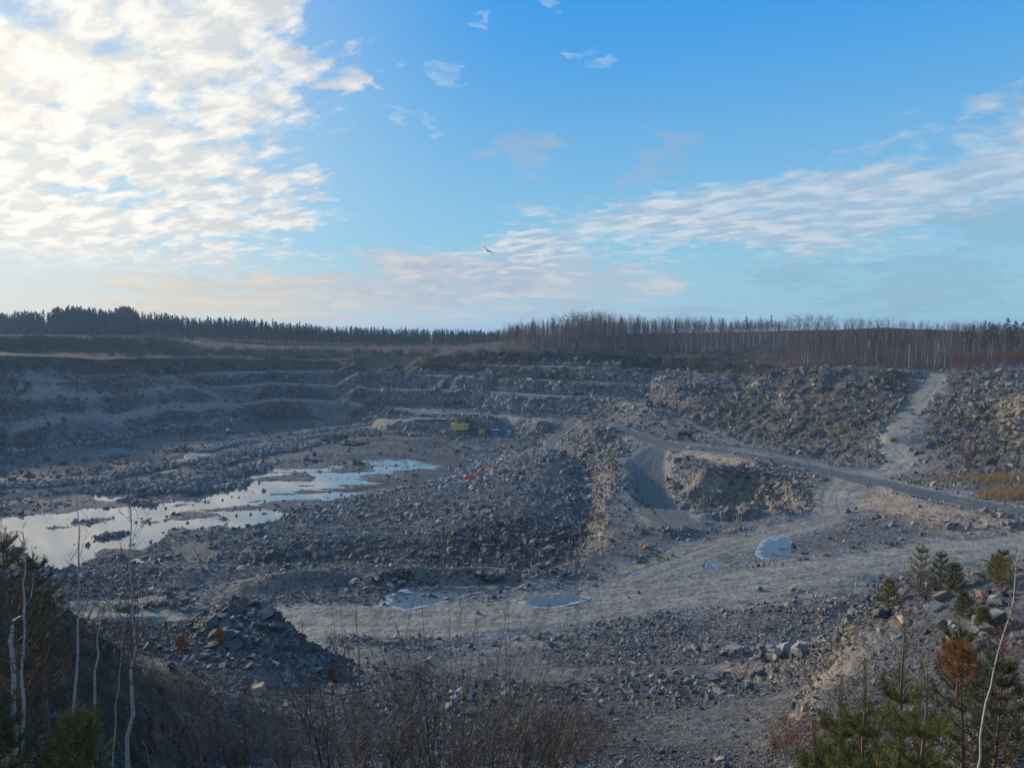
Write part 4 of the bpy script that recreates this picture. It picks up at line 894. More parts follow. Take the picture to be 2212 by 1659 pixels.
# birch bark: white with dark scars
MBARK, t, b = new_mat("birch_bark"); tc = t.node('ShaderNodeTexCoord').outputs['Object']
c = t.mix(t.ss(t.noise(t.vmul(tc, (3, 3, 14)), 1.5, 4, .6), .56, .64), (0.40, 0.37, 0.34), (0.05, 0.045, 0.04)); c = t.mix(t.ss(t.noise(tc, 1.2, 3, .5), .45, .7, 0, .5), c, (0.30, 0.25, 0.22))
t.put(b.inputs['Base Color'], c); b.inputs['Roughness'].default_value = .7
MTWIG = simple_mat("birch_twigs", (0.095, 0.055, 0.046), (0.165, 0.10, 0.08)); MRED = simple_mat("red_twigs", (0.13, 0.055, 0.042), (0.20, 0.10, 0.07)); MDTW = simple_mat("grey_twigs", (0.075, 0.058, 0.05), (0.17, 0.135, 0.11))
MTRK = simple_mat("grey_bark", (0.16, 0.125, 0.11), (0.30, 0.25, 0.22)); MPB = simple_mat("pine_bark", (0.16, 0.10, 0.07), (0.26, 0.16, 0.10)); MPN = simple_mat("pine_needles", (0.025, 0.048, 0.018), (0.06, 0.09, 0.028), 1.2); MPNY = simple_mat("young_pine_needles", (0.080, 0.092, 0.028), (0.17, 0.165, 0.05), 2.0)
MORA = simple_mat("dead_needles", (0.20, 0.085, 0.035), (0.33, 0.15, 0.06)); MGRS = simple_mat("dry_grass", (0.22, 0.15, 0.07), (0.34, 0.24, 0.12)); MSHR = simple_mat("shrub_green", (0.05, 0.065, 0.02), (0.11, 0.11, 0.035))
MSTEM = simple_mat("shrub_stems", (0.12, 0.095, 0.075), (0.24, 0.19, 0.15))

def birch(H, seed, nl=26, nt=6, rad=.1, lod=0, fork=0.15):
    tr, cr = Tubes(), Tubes(); sp_ = limb((0, 0, -.3), (rng.normal()*.05, rng.normal()*.05, 1), H, 8, .045, .12); tr.tube(sp_, [rad, rad*.75, rad*.45, .015], 5 if not lod else 3)
    for i in range(nl):
        u = .28+.7*(i/nl)+rng.uniform(-.02, .02); k = u*8; k0 = min(7, int(k)); p = sp_[k0]+(sp_[k0+1]-sp_[k0])*(k-k0); a_ = rng.uniform(0, 6.28); L = H*(.34*(1.05-u)+.045)*rng.uniform(.7, 1.2)
        q = limb(p, (math.cos(a_), math.sin(a_), 1.15), L, 3, .12, .12); (cr if i % 3 else tr).tube(q, [rad*.26*(1.2-u), .012], 3); B_, T_ = [], []
        for j in range(nt):
            s = rng.uniform(.25, 1); e_ = q[min(3, int(s*3))]*(1-(s*3 % 1))+q[min(3, int(s*3)+1)]*(s*3 % 1); d = np.array([rng.normal()*.5, rng.normal()*.5, .55+rng.normal()*.3]); B_.append(e_); T_.append(e_+d*L*.42)
            if not lod:
                for _ in range(4): m2 = e_+d*L*.42*rng.uniform(.2, .9); B_.append(m2); T_.append(m2+np.array([rng.normal(), rng.normal(), .3+rng.normal()*.6])*L*.16)
        cr.blades(B_, T_, .045 if not lod else .07)
    return tr, cr
def pine(H, seed, cw=.22, cb=.35, n=26, m=26, leaf=.5, rad=.14, lod=0):
    """open crowned Scots pine"""
    tr, cr = Tubes(), Tubes(); sp_ = limb((0, 0, -.3), (0, 0, 1), H, 6, .03, .15); tr.tube(sp_, [rad, rad*.8, .03], 5 if not lod else 3)
    for i in range(n):
        u = cb+(1-cb)*(i+rng.random())/n; p = np.array([np.interp(u*6, range(7), sp_[:, q]) for q in range(3)]); a_ = rng.uniform(0, 6.28); L = H*cw*(1.08-u)**.7*rng.uniform(.55, 1.15)
        e_ = p+np.array([math.cos(a_)*L, math.sin(a_)*L, L*.35]); 
        if not lod: tr.tube([p, (p+e_)/2-np.array([0, 0, L*.04]), e_], [rad*.22, .02], 3)
        c = p+(e_-p)*rng.uniform(.35, 1, (m, 1))+rng.normal(size=(m, 3))*np.array([.34, .34, .18])*L*.6; d = rng.normal(size=(m, 3)); d[:, 2] = np.abs(d[:, 2])*.6; d /= np.linalg.norm(d, axis=1)[:, None]; cr.blades(c, c+d*leaf*rng.uniform(.6, 1.2, (m, 1)), leaf*.42)
    c = sp_[-1]+rng.normal(size=(m, 3))*np.array([.2, .2, .35]); cr.blades(c, c+np.array([0, 0, 1])*leaf, leaf*.35); return tr, cr
def broad(H):
    tr, cr = Tubes(), Tubes()
    for s_ in range(4):
        a_ = s_*1.57+rng.uniform(0, 1); q = limb((0, 0, -.2), (math.cos(a_)*.45, math.sin(a_)*.45, 1), H*.9, 6, .12, .02); tr.tube(q, [.12, .07, .02], 4)
        for i in range(11):
            k = rng.integers(2, 7); b_ = rng.uniform(0, 6.28); L = H*.30*rng.uniform(.6, 1.2); l_ = limb(q[k], (math.cos(b_), math.sin(b_), .7), L, 3, .25, .0); tr.tube(l_, [.035, .012], 3)
            e_ = l_[rng.integers(1, 4, 9)]; cr.blades(e_, e_+rng.normal(size=(9, 3))*np.array([.5, .5, .35])*L*.55+np.array([0, 0, .12*L]), .05)
    return tr, cr
def meshes(pair, n1, m1, n2, m2): return pair[0].mesh(n1, m1), pair[1].mesh(n2, m2)
BIR = [meshes(birch(13.5, k, 22, 5, .12), "trunk", MBARK, "crown", MTWIG) for k in range(6)]
PIN = [meshes(pine(14, k, .19, .3, 26, 34, .55), "trunk", MPB, "crown", MPN) for k in range(4)]
YPN = [meshes(pine(5, k, .26, .08, 26, 40, .34, .06), "trunk", MPB, "crown", MPN) for k in range(3)]
RND = [meshes(broad(8.5), "trunk", MDTW, "crown", MDTW) for k in range(3)]
SAP = [meshes(birch(5.5, k, 14, 4, .045), "trunk", MBARK, "crown", MRED) for k in range(3)]
def plant(name, var, X, Y, sc, label, cat, group=None, Z=None, tilt=0.0, hz=None):
    r_ = bpy.data.objects.new(name, None); C.objects.link(r_); r_.empty_display_size = .2
    r_.location = (X, Y, (ground(X, Y) if Z is None else Z)-.1); r_.scale = (sc, sc, sc*(hz or 1)); r_.rotation_euler = (random.gauss(0, .02)+tilt, random.gauss(0, .02), random.uniform(0, 6.28)); tag(r_, label, cat, group)
    for nm, me_ in zip(("trunk", "crown"), var):
        o = bpy.data.objects.new(nm, me_); C.objects.link(o); o.parent = r_
    return r_
def at(px, Y): return ((px-CX)/FP*Y/(CP)*1.0, Y)
def row(n, x0, x1, Y0, Y1, h0, h1, var, base, name, label, cat, group):
    for i in range(n):
        px = x0+(x1-x0)*(i+random.random())/n; Y = random.uniform(Y0, Y1); X, _ = at(px, Y); h = random.uniform(h0, h1)
        plant(name, random.choice(var), X, Y, h/base, label, cat, group)
row(26, 1100, 1440, 425, 462, 10, 18, BIR, 13.5, "birch_tree", "leafless white birch on the rim above the middle benches", "tree", "birches above the middle benches")
row(26, 1440, 1700, 400, 440, 9, 17, BIR, 13.5, "birch_tree", "leafless white birch in front of the dark wooded hill", "tree", "birches before the wooded hill")
row(46, 1690, 2010, 318, 372, 7.5, 13, BIR, 13.5, "birch_tree", "leafless birch in the stand left of the side road top", "tree", "birches left of the side road")
row(36, 2010, 2240, 310, 360, 9, 16, BIR, 13.5, "birch_tree", "leafless birch in the stand right of the side road top", "tree", "birches right of the side road")
row(22, 600, 1060, 430, 520, 6, 10, BIR, 13.5, "birch_tree", "small birch on the scrubby far rim", "tree", "small birches on the far rim")
row(18, 300, 620, 440, 560, 6, 11, BIR, 13.5, "birch_tree", "pale birch standing before the far pine wood on the left", "tree", "birches before the far pine wood")
row(14, 1100, 1680, 440, 500, 9, 15, PIN, 14, "pine_tree", "dark pine among the birches on the middle rim", "tree", "pines on the middle rim")
row(6, 1690, 1990, 330, 380, 8, 12, PIN, 14, "pine_tree", "dark pine between the birches left of the side road", "tree", "pines left of the side road")
row(12, 2080, 2240, 325, 360, 13, 17, PIN, 14, "pine_tree", "tall dark pine at the right end of the skyline", "tree", "pines at the right end of the skyline")
row(12, 1690, 1795, 458, 464, 8, 10.5, RND, 8.5, "broad_tree", "low spreading bare tree on top of the wooded hill", "tree", "spreading trees on the hilltop")
row(8, 1800, 1920, 452, 465, 6, 8, RND, 8.5, "broad_tree", "thin bare tree on the right shoulder of the wooded hill", "tree", "trees on the hill shoulder")
row(9, 1224, 1300, 470, 485, 17, 19, RND, 8.5, "broad_tree", "gnarled bare tree on the skyline above the middle benches", "tree", "gnarled trees on the middle skyline")
row(18, 830, 1250, 395, 425, 3, 6, YPN, 5, "young_pine", "young pine on the upper benches in the middle", "tree", "young pines on the upper benches")
for n, box, h0, h1, var, base, nm, lb, gp in [(12, (1880,800,1990,850), 3, 7, SAP, 5.5, "birch_sapling", "birch sapling on the slope left of the side road", "saplings left of the side road"), (9, (1740,830,1880,930), 3, 6, SAP, 5.5, "birch_sapling", "sapling on the big rocky slope", "saplings on the big rocky slope"),
        (14, (2050,960,2180,1060), 2.5, 6, SAP, 5.5, "birch_sapling", "reddish sapling near the dry grass at the right", "saplings near the dry grass"), (10, (1380,780,1560,830), 4, 7, SAP, 5.5, "birch_sapling", "sapling on the upper bench above the plateau", "saplings on the upper bench"),
        (8, (1080,1215,1300,1235), 2, 3.2, SAP, 5.5, "birch_sapling", "thin sapling behind the sand berm", "saplings behind the sand berm"), (10, (1700,840,1960,920), 1.2, 2.6, YPN, 5, "young_pine", "small dark green pine on the big rocky slope", "small pines on the big rocky slope"),
        (7, (2080,930,2200,1000), 1.3, 2.4, YPN, 5, "young_pine", "small green pine on the right hillside", "small pines on the right hillside"), (16, (1040,806,1300,822), 1.5, 3.5, YPN, 5, "young_pine", "small pine on the green bench in the middle", "small pines on the middle bench")]:
    for i in range(n):
        X, Y, Z = surf(random.uniform(box[0], box[2]), random.uniform(box[1], box[3])); plant(nm, random.choice(var), X, Y, random.uniform(h0, h1)/base, lb, "tree", gp)
# woods that read as one mass
def mass(name, label, sets, mats_, cat="wood"):
    """sets: list of (variants [(v,f)], positions, scales)"""
    for (vars_, P_, S_), mat, nm in zip(sets, mats_, name):
        v, f, _ = scatter(vars_, P_, S_, 0.03); me_ = mesh_np(nm, v, f); tag(link(nm, me_, mat), label[name.index(nm)], cat, kind='stuff')
def fill(n, x0, x1, y0, y1, h0, h1, base, taper=None):
    px = rng.uniform(x0, x1, n); Y = rng.uniform(y0, y1, n)
    X = (px-CX)/FP*Y; Z = base_h(X, Y); h = rng.uniform(h0, h1, n)/base; h *= 1+.30*fbm2(X, Y, 22, 3, 500); h = h if taper is None else h*(np.interp(px, [300, 950], [1, taper]) if taper > 0 else np.interp(px, [1380, 1690], [1, -taper])); return np.stack([X, Y, Z-.2], 1), h
def vset(gen, n): 
    o = [gen(k) for k in range(n)]; return [q[0].arr() for q in o], [q[1].arr() for q in o]
pt_, pc_ = vset(lambda k: pine(20, k, .14, .18, 18, 20, 1.1, .15, 1), 6); bt_, bc_ = vset(lambda k: birch(14, k, 20, 7, .10, 1), 6); st_, sc2_ = vset(lambda k: birch(6, k, 9, 4, .05, 1), 4)
A1, H1 = fill(3000, -200, 1120, 590, 680, 13, 21.5, 20, .58); A2, H2 = fill(420, 120, 300, 600, 650, 20, 25, 20); A3, H3 = fill(170, 1100, 1690, 470, 560, 7, 13, 20, -.5)
A4, H4 = fill(300, 1700, 2300, 360, 420, 4, 9, 20)
PA = np.concatenate([A1, A2, A3, A4]); PH = np.concatenate([H1, H2, H3, H4]); 
v1 = scatter(pc_, PA, PH, 0.02); v, f, _ = v1; tag(link("pine_wood", mesh_np("pine_wood", v, f), MPN), "dark pine wood along the horizon behind the quarry", "wood", kind='stuff')
sel = PA[:, 1] < 1e9; v, f, _ = scatter(pt_, PA[sel], PH[sel], .02); tag(link("pine_wood_trunks", mesh_np("pine_wood_trunks", v, f), MPB), "close-set trunks of the pine wood on the horizon", "wood", kind='stuff')
B1_, G1_ = fill(1700, 1090, 1700, 430, 520, 6, 16, 14, -.45); B2_, G2_ = fill(2300, 1690, 2290, 325, 455, 4, 9.5, 14); B3_, G3_ = fill(420, 300, 1100, 440, 590, 5, 10, 14)
rs_ = np.random.get_state(); PB_ = np.concatenate([B1_, B2_, B3_]); GB = np.concatenate([G1_, G2_, G3_])
v, f, _ = scatter(bt_, PB_, GB, .02); tag(link("birch_wood_trunks", mesh_np("birch_wood_trunks", v, f), MTRK), "pale trunks deeper in the birch wood on the rim", "wood", kind='stuff')
v, f, _ = scatter(bc_, PB_, GB, .02); tag(link("birch_wood", mesh_np("birch_wood", v, f), MTWIG), "purple-brown bare crowns of the birch wood on the rim", "wood", kind='stuff')
C1, K1 = fill(1500, 2055, 2330, 292, 330, 3.5, 7.5, 6); C2, K2 = fill(900, 1100, 1700, 405, 440, 2.5, 5, 6); C3, K3 = fill(1500, 340, 1100, 420, 590, 2, 5.5, 6); C4, K4 = fill(500, 1690, 2050, 300, 330, 2, 4.5, 6); C5, K5 = fill(1500, -200, 640, 335, 585, 1.5, 5, 6)
v, f, _ = scatter(sc2_, np.concatenate([C1, C2, C3, C4, C5]), np.concatenate([K1, K2, K3, K4, K5]), .05); tag(link("sapling_thicket", mesh_np("sapling_thicket", v, f), MRED), "reddish thicket of bare saplings along the quarry rim", "thicket", kind='stuff')
# low green scrub: needle and leaf tufts
def tufts(name, label, mat, boxes, m=26, sz=.6, wd=.3, up=.8):
    T_ = Tubes()
    for n, (x0, y0, x1, y1), s in boxes:
        for i in range(n):
            X, Y, Z = surf(random.gauss((x0+x1)/2, (x1-x0)*.3), random.gauss((y0+y1)/2, (y1-y0)*.3)); c = np.array([X, Y, Z])+rng.normal(size=(m, 3))*np.array([.5, .5, .22])*s; c[:, 2] = np.maximum(c[:, 2], Z-.05)
            d = rng.normal(size=(m, 3))*.5; d[:, 2] = np.abs(d[:, 2])+up; T_.blades(c, c+d*s*sz, s*wd*sz)
    tag(link(name, T_.mesh(name, mat)), label, "plants", kind='stuff')
tufts("green_scrub", "low green scrub and juniper growing on the benches and slopes", MSHR, [(300, (-40,732,345,756), 2.4), (260, (350,760,880,772), 3.0), (120, (560,768,760,778), 2.2), (150, (1060,808,1290,824), 1.6), (150, (1480,815,1900,960), 1.1), (90, (2060,830,2210,1000), .9), (60, (1880,800,1960,840), 1.3), (50, (1740,870,1960,920), .8), (40, (2050,950,2200,1010), .8),
       (120, (1100,756,1690,772), 2.0), (60, (900,776,1000,800), 2.0), (40, (1430,870,1560,925), .9), (16, (690,1255,790,1275), .25), (16, (1370,1195,1440,1215), .5), (200, (1280,790,1690,806), 1.6)])
tufts("dry_grass", "dry straw-coloured grass at the foot of the right hillside", MGRS, [(260, (2050,1032,2230,1046), .7), (220, (2130,1060,2240,1078), .7), (60, (620,958,700,965), .7), (50, (1440,870,1500,900), .8), (60, (2020,820,2110,900), .8), (40, (340,1440,500,1480), .18)], 22, .8, .10, 1.3)

# ------------------------------------------------------------------ foreground plants
def fg(px, py, Y): return np.array(ptY(px, py, Y))
def through(pts_, n=14, j=.004):
    P_ = np.array(pts_); s = np.linspace(0, len(P_)-1, n); q = np.stack([np.interp(s, range(len(P_)), P_[:, k]) for k in range(3)], 1); q[1:-1] += rng.normal(size=(n-2, 3))*j*P_[0, 1]*.3
    return q
def twigs(T_, q, n, L, lo=.3, up=.7, r0=.006, sub=3, spread=1.0):
    """side branches with their own twigs along polyline q"""
    for i in range(n):
        u = rng.uniform(lo, .98); k = u*(len(q)-1); k0 = min(len(q)-2, int(k)); p = q[k0]+(q[k0+1]-q[k0])*(k-k0); a_ = rng.uniform(0, 6.28); l = L*(1.15-u)*rng.uniform(.6, 1.3)
        b_ = limb(p, (math.cos(a_)*spread, math.sin(a_)*spread, up), l, 5, .12, .10); T_.tube(b_, [r0*(1.3-u), .0016], 3)
        for _ in range(sub):
            m_ = rng.uniform(.3, .95); k = m_*5; k0 = min(4, int(k)); p2 = b_[k0]+(b_[k0+1]-b_[k0])*(k-k0); a2 = rng.uniform(0, 6.28)
            c_ = limb(p2, (math.cos(a2)*.8, math.sin(a2)*.8, .8), l*.45*rng.uniform(.5, 1.2), 3, .15, .08); T_.tube(c_, [r0*.45, .0012], 3)
def single(name, label, cat, parts_, group=None):
    """parts_: (part name, Tubes, material); origin at the first part's foot"""
    v0 = parts_[0][1].arr()[0]; o3 = v0[np.argmin(v0[:, 2])]; root = bpy.data.objects.new(name, None); C.objects.link(root); root.location = o3; tag(root, label, cat, group)
    for nm, T_, mat in parts_:
        v, f = T_.arr()
        if not len(v): continue
        me_ = mesh_np(nm, v-o3, f); me_.materials.append(mat); o = bpy.data.objects.new(nm, me_); C.objects.link(o); o.parent = root
    return root
def fbirch(pts_, Y, rad, label, nb=26, L=1.3, slope_=0.0):
    n = len(pts_); Q = [fg(p[0], p[1], Y+slope_*i) for i, p in enumerate(pts_)]; b0 = Q[0].copy(); g = ground(b0[0], b0[1]); d = Q[0]-Q[1]
    if b0[2] > g: Q = [np.array([b0[0]+d[0]*.1, b0[1], g-.3])]+Q
    q = through(Q, 18); tr, cr = Tubes(), Tubes(); tr.tube(q, [rad, rad*.85, rad*.5, .004], 8); twigs(cr, q, nb, L, .35, 1.1, .009, 4, .75); return single("birch_tree", label, "tree", [("trunk", tr, MBARK), ("crown", cr, MTWIG)])
fbirch([(272,1680),(285,1500),(287,1350),(281,1230),(279,1000)], 11, .036, "white foreground birch with forked side branches, tallest of the left group", 34, 1.8)
fbirch([(50,1680),(50,1428),(53,1268),(50,1150)], 9.5, .026, "slender pale birch nearest the left edge of the view", 22, 1.0)
fbirch([(152,1680),(160,1534),(166,1401),(171,1250),(168,990)], 12, .034, "thin brownish birch in front of the bright water", 40, 1.6)
fbirch([(200,1640),(209,1428),(214,1340),(212,1260)], 13, .03, "thinnest birch between the two taller ones on the left", 20, 1.0)
fbirch([(32,1545),(29,1428),(21,1374),(30,1345),(53,1316),(70,1284),(72,1250)], 12, .04, "crooked leaning birch with a bent white trunk at the left edge", 12, .8)
fbirch([(243,1680),(250,1540),(262,1400),(268,1330)], 12.5, .018, "thin brown sapling just left of the tallest foreground birch", 14, .7)
fbirch([(2110,1700),(2120,1560),(2150,1440),(2185,1310),(2205,1180)], 9, .016, "pale birch leaning right at the lower right", 16, .8)
fbirch([(1865,1680),(1840,1540),(1820,1450),(1812,1370)], 14, .012, "thin bare sapling in front of the outcrop's left face", 8, .5)
# bare shrubs in the middle foreground, each a clump of stems
SH = [(795,1700,763,1215,9,"tall many-stemmed bare shrub in the centre foreground"), (700,1700,650,1330,9.5,"bare shrub leaning left beside the orange pine"), (850,1700,905,1260,8.5,"bare shrub with two long upright stems, centre foreground"),
      (945,1700,912,1240,8.8,"upright bare shrub in front of the ice-rimmed puddle"), (985,1700,992,1255,9.3,"straight bare shrub right of the ice-rimmed puddle"), (1060,1700,1105,1260,8.2,"bare reddish shrub with dense tips in the centre"),
      (1095,1700,1195,1290,8.6,"bare shrub leaning right in front of the near road"), (1120,1705,1290,1400,8,"long bare branches arching right over the rubble slope"), (900,1700,850,1330,7.8,"low bare shrub at the bottom centre"),
      (620,1700,585,1440,9,"thin bare shrub below the dark knob"), (520,1700,505,1460,9.4,"bare shrub under the mossy terrace"), (440,1700,420,1430,9.8,"thin dark shrub left of the mossy terrace"), (1010,1705,1060,1420,7.2,"short dense shrub at the bottom edge"),
      (1180,1705,1240,1480,7.6,"low bare shrub at the foot of the rubble slope"), (740,1705,800,1480,7.4,"low tangled shrub at the bottom edge left of centre"), (350,1700,330,1400,10,"dark bare shrub behind the tallest birch")]
for bx, by, tx, ty, Y, lb in SH:
    T_ = Tubes(); dense = 9
    for i in range(dense):
        f_ = 1 if i == 0 else rng.uniform(.5, .95); x0 = bx+rng.normal()*10; x1 = tx+(0 if i == 0 else rng.normal()*55); y1 = by+(ty-by)*f_; Y2 = Y+rng.normal()*.35
        a_ = fg(x0, by, Y); b_ = fg(x1, y1, Y2); md = (a_+b_)/2+rng.normal(size=3)*.06; md[0] += (a_[0]-b_[0])*.12; q = through([a_+np.array([0, 0, -.4]), a_, md, b_], 12, .003)
        T_.tube(q, [.0125*(.6+.5*f_), .007, .0022], 5); twigs(T_, q, int(9*f_)+3, .55, .35, 1.6, .0045, 4, .7)
    v0 = T_.arr()[0]; o = link("bare_shrub", None if False else T_.mesh("bare_shrub", random.choice([MSTEM, MSTEM, MDTW]))); tag(o, lb, "shrub")
    o3 = fg(bx, by, Y); o.data.transform(Matrix.Translation(-Vector(o3))); o.location = o3
# tangled undergrowth over the dark slope
T_ = Tubes()
def under(n, x0, x1, y0, y1, L, r0=.004, tube_=True):
    for i in range(n):
        px, py = random.uniform(x0, x1), random.uniform(y0, y1); X, Y, Z = surf(px, py); d = (rng.normal()*.5, rng.normal()*.5, 1.2); l = L*rng.uniform(.5, 1.3); q = limb((X, Y, Z-.1), d, l, 5, .2, .05)
        T_.tube(q, [max(r0, Y*.00035), .0015], 3); B_, E_ = [], []
        for _ in range(9):
            p = q[rng.integers(1, 6)]; e_ = p+np.array([rng.normal()*.4, rng.normal()*.4, rng.normal()*.3+.35])*l*.45; B_.append(p); E_.append(e_); m_ = (p+e_)/2; B_.append(m_); E_.append(m_+rng.normal(size=3)*l*.15+np.array([0, 0, .1]))
        T_.blades(B_, E_, max(.005, Y*.00045))
under(900, -20, 330, 1300, 1655, 1.3); under(700, 300, 700, 1490, 1655, 1.2); under(500, 640, 1150, 1520, 1655, .9); under(160, 1100, 1400, 1560, 1655, .7); under(240, 1780, 2212, 1480, 1655, .8); under(120, 1930, 2212, 1240, 1420, .9)
tag(link("undergrowth", T_.mesh("undergrowth", MDTW)), "dark tangle of bare brush covering the slope at the bottom of the view", "undergrowth", kind='stuff')
T_ = Tubes(); under(260, 1150, 1320, 1540, 1655, .7); under(160, 1660, 1800, 1560, 1655, .8); under(130, 2100, 2212, 1330, 1560, .8)
tag(link("red_brush", T_.mesh("red_brush", MRED)), "thin reddish stems at the edge of the rubble slope", "undergrowth", kind='stuff')

# near pines with needle-clad shoots
def shoot(T_, tr, p, d, L, nn, nl=.085, w_=.0035):
    q = limb(p, d, L, 4, .07, .10); tr.tube(q, [.006, .003], 3); s = rng.uniform(0, 1, nn)*4; k0 = np.minimum(3, s.astype(int)); c = q[k0]+(q[k0+1]-q[k0])*(s-k0)[:, None]
    ax = (q[-1]-q[0])/np.linalg.norm(q[-1]-q[0]); dd = rng.normal(size=(nn, 3)); dd -= (dd@ax)[:, None]*ax; dd /= np.linalg.norm(dd, axis=1)[:, None]; T_.blades(c, c+(dd*.75+ax*.75)*nl*rng.uniform(.7, 1.2, (nn, 1)), w_)
def npine(H, whorls, nn=70, nl=.085, w_=.0035, spread=.38, low=.1):
    tr, cr = Tubes(), Tubes(); sp_ = limb((0, 0, -.2), (rng.normal()*.05, rng.normal()*.05, 1), H, 8, .03, .15); tr.tube(sp_, [.014*H+.006, .006*H+.004, .004], 6); shoot(cr, tr, sp_[6], (0, 0, 1), H*.25, int(nn*1.6), nl, w_)
    for i in range(whorls):
        u = low+((.94 if whorls > 5 else .78)-low)*i/whorls; k = u*8; k0 = min(7, int(k)); p = sp_[k0]+(sp_[k0+1]-sp_[k0])*(k-k0)
        for a_ in np.arange(5)*1.2566+rng.uniform(0, 1.2):
            L = H*spread*(1.1-u)*rng.uniform(.7, 1.15)+.05; q = limb(p, (math.cos(a_), math.sin(a_), .55), L, 4, .06, .12); tr.tube(q, [.004*H+.003, .003], 4)
            shoot(cr, tr, q[-2], q[-1]-q[-2]+np.array([0, 0, .25*L/4]), L*.45+.06, nn, nl, w_)
            for m_ in (1, 2, 3):
                for sg in (-1, 1): a2 = a_+sg*rng.uniform(.5, 1.0); shoot(cr, tr, q[m_], (math.cos(a2), math.sin(a2), .6), L*.32+.05, int(nn*.7), nl, w_)
    return tr, cr
def putpine(px, py, Y, H, label, mat=MPNY, wh=7, nn=46, w_=.004, nl=.085, spread=.38, name="young_pine", toground=True):
    X, _, Z = ptY(px, py, Y); Z = ground(X, Y) if toground else Z
    tr, cr = npine(H, wh, nn, nl, w_, spread); o = single(name, label, "tree", [("trunk", tr, MPB), ("crown", cr, mat)]); o.location = (X, Y, Z); return o
# on the outcrop
for px, Y, H, lb in [(1988, 38, 3.0, "tallest young pine on the outcrop crest"), (1920, 38.5, 2.0, "narrow young pine at the left end of the outcrop crest"), (2032, 37.5, 2.5, "young pine just right of the tallest on the outcrop"), (2062, 37, 1.7, "small pine in the gap right of the outcrop pines"),
                     (2165, 34.5, 2.3, "young pine standing apart on the right part of the outcrop"), (2150, 35.5, 1.8, "smaller pine touching the right outcrop pine"), (2085, 33, 1.5, "bright yellow-green small pine among the outcrop boulders"), (2130, 30, 1.2, "small pine low between the boulders at the right")]:
    putpine(px, 1250, Y, H, lb, MPNY, 6, 22, .014, .15, .34)
for px, py, H, lb in [(392, 1412, 1.35, "yellow-brown dead pine seedling on the left terrace"), (476, 1398, 1.45, "orange dead pine seedling beside the dark knob"), (715, 1478, 1.25, "rust-orange dead pine among the centre shrubs")]:
    X, Y, Z = surf(px, py); tr, cr = npine(H, 6, 24, .13, .012, .40); o = single("dead_pine", lb, "tree", [("trunk", tr, MPB), ("crown", cr, MORA)]); o.location = (X, Y, ground(X, Y))
# close pines, lower right and left
for px, ty, Y, H, lb, mt in [(1957, 1330, 8.5, 3.0, "near pine with the tallest upright leader at the lower right", MPNY), (1875, 1432, 7.8, 2.4, "near pine with a short bushy leader left of the tallest", MPNY), (1820, 1460, 8.6, 2.2, "bushy near pine at the left of the lower right group", MPNY),
                             (1995, 1420, 7.2, 2.4, "near pine right of the tall leader", MPNY), (2098, 1345, 13, 3.4, "green pine behind the orange dead one at the right", MPN), (2160, 1400, 12, 2.8, "dark green pine at the far lower right", MPN), (1780, 1560, 7.0, 1.6, "low pine at the bottom right of the rubble slope", MPNY),
                             (1900, 1600, 6.2, 1.3, "pine filling the bottom edge below the leaders", MPNY), (2075, 1386, 11.5, .95, "orange dead pine between the green ones at the right", MORA),
                             (20, 1120, 15, 4.5, "dark pine at the left edge in front of the water", MPN), (85, 1180, 16, 4.0, "dark bushy pine beside the bright water", MPN), (150, 1530, 7.5, 1.7, "bright green pine branch mass at the bottom left", MPNY), (10, 1490, 7.0, 2.2, "dark green pine in the lower left corner", MPN), (60, 1330, 18, 3.0, "dark pine half hidden behind the leaning birch", MPN)]:
    X, _, Zt = ptY(px, ty, Y); tr, cr = npine(H, 5, 95, .10, .0045, .20, .05) if (Y < 10 and px > 1000) else npine(H, 6, 26, .10, .006, .42, .2) if mt == MORA else npine(H, 9, 60, .09, .0045 if Y < 10 else .007, .33); o = single("near_pine" if mt != MORA else "dead_pine", lb, "tree", [("trunk", tr, MPB), ("crown", cr, mt)]); o.location = (X, Y, Zt-H)
    g = ground(X, Y)
    if Zt-H > g+.1 and mt != MORA:
        e_ = Tubes(); e_.tube([(0, 0, g-(Zt-H)-.2), (0, 0, 0)], [.03, .022], 6); v, f = e_.arr(); me_ = mesh_np("trunk_foot", v, f); me_.materials.append(MPB); q = bpy.data.objects.new("lower_trunk", me_); C.objects.link(q); q.parent = o
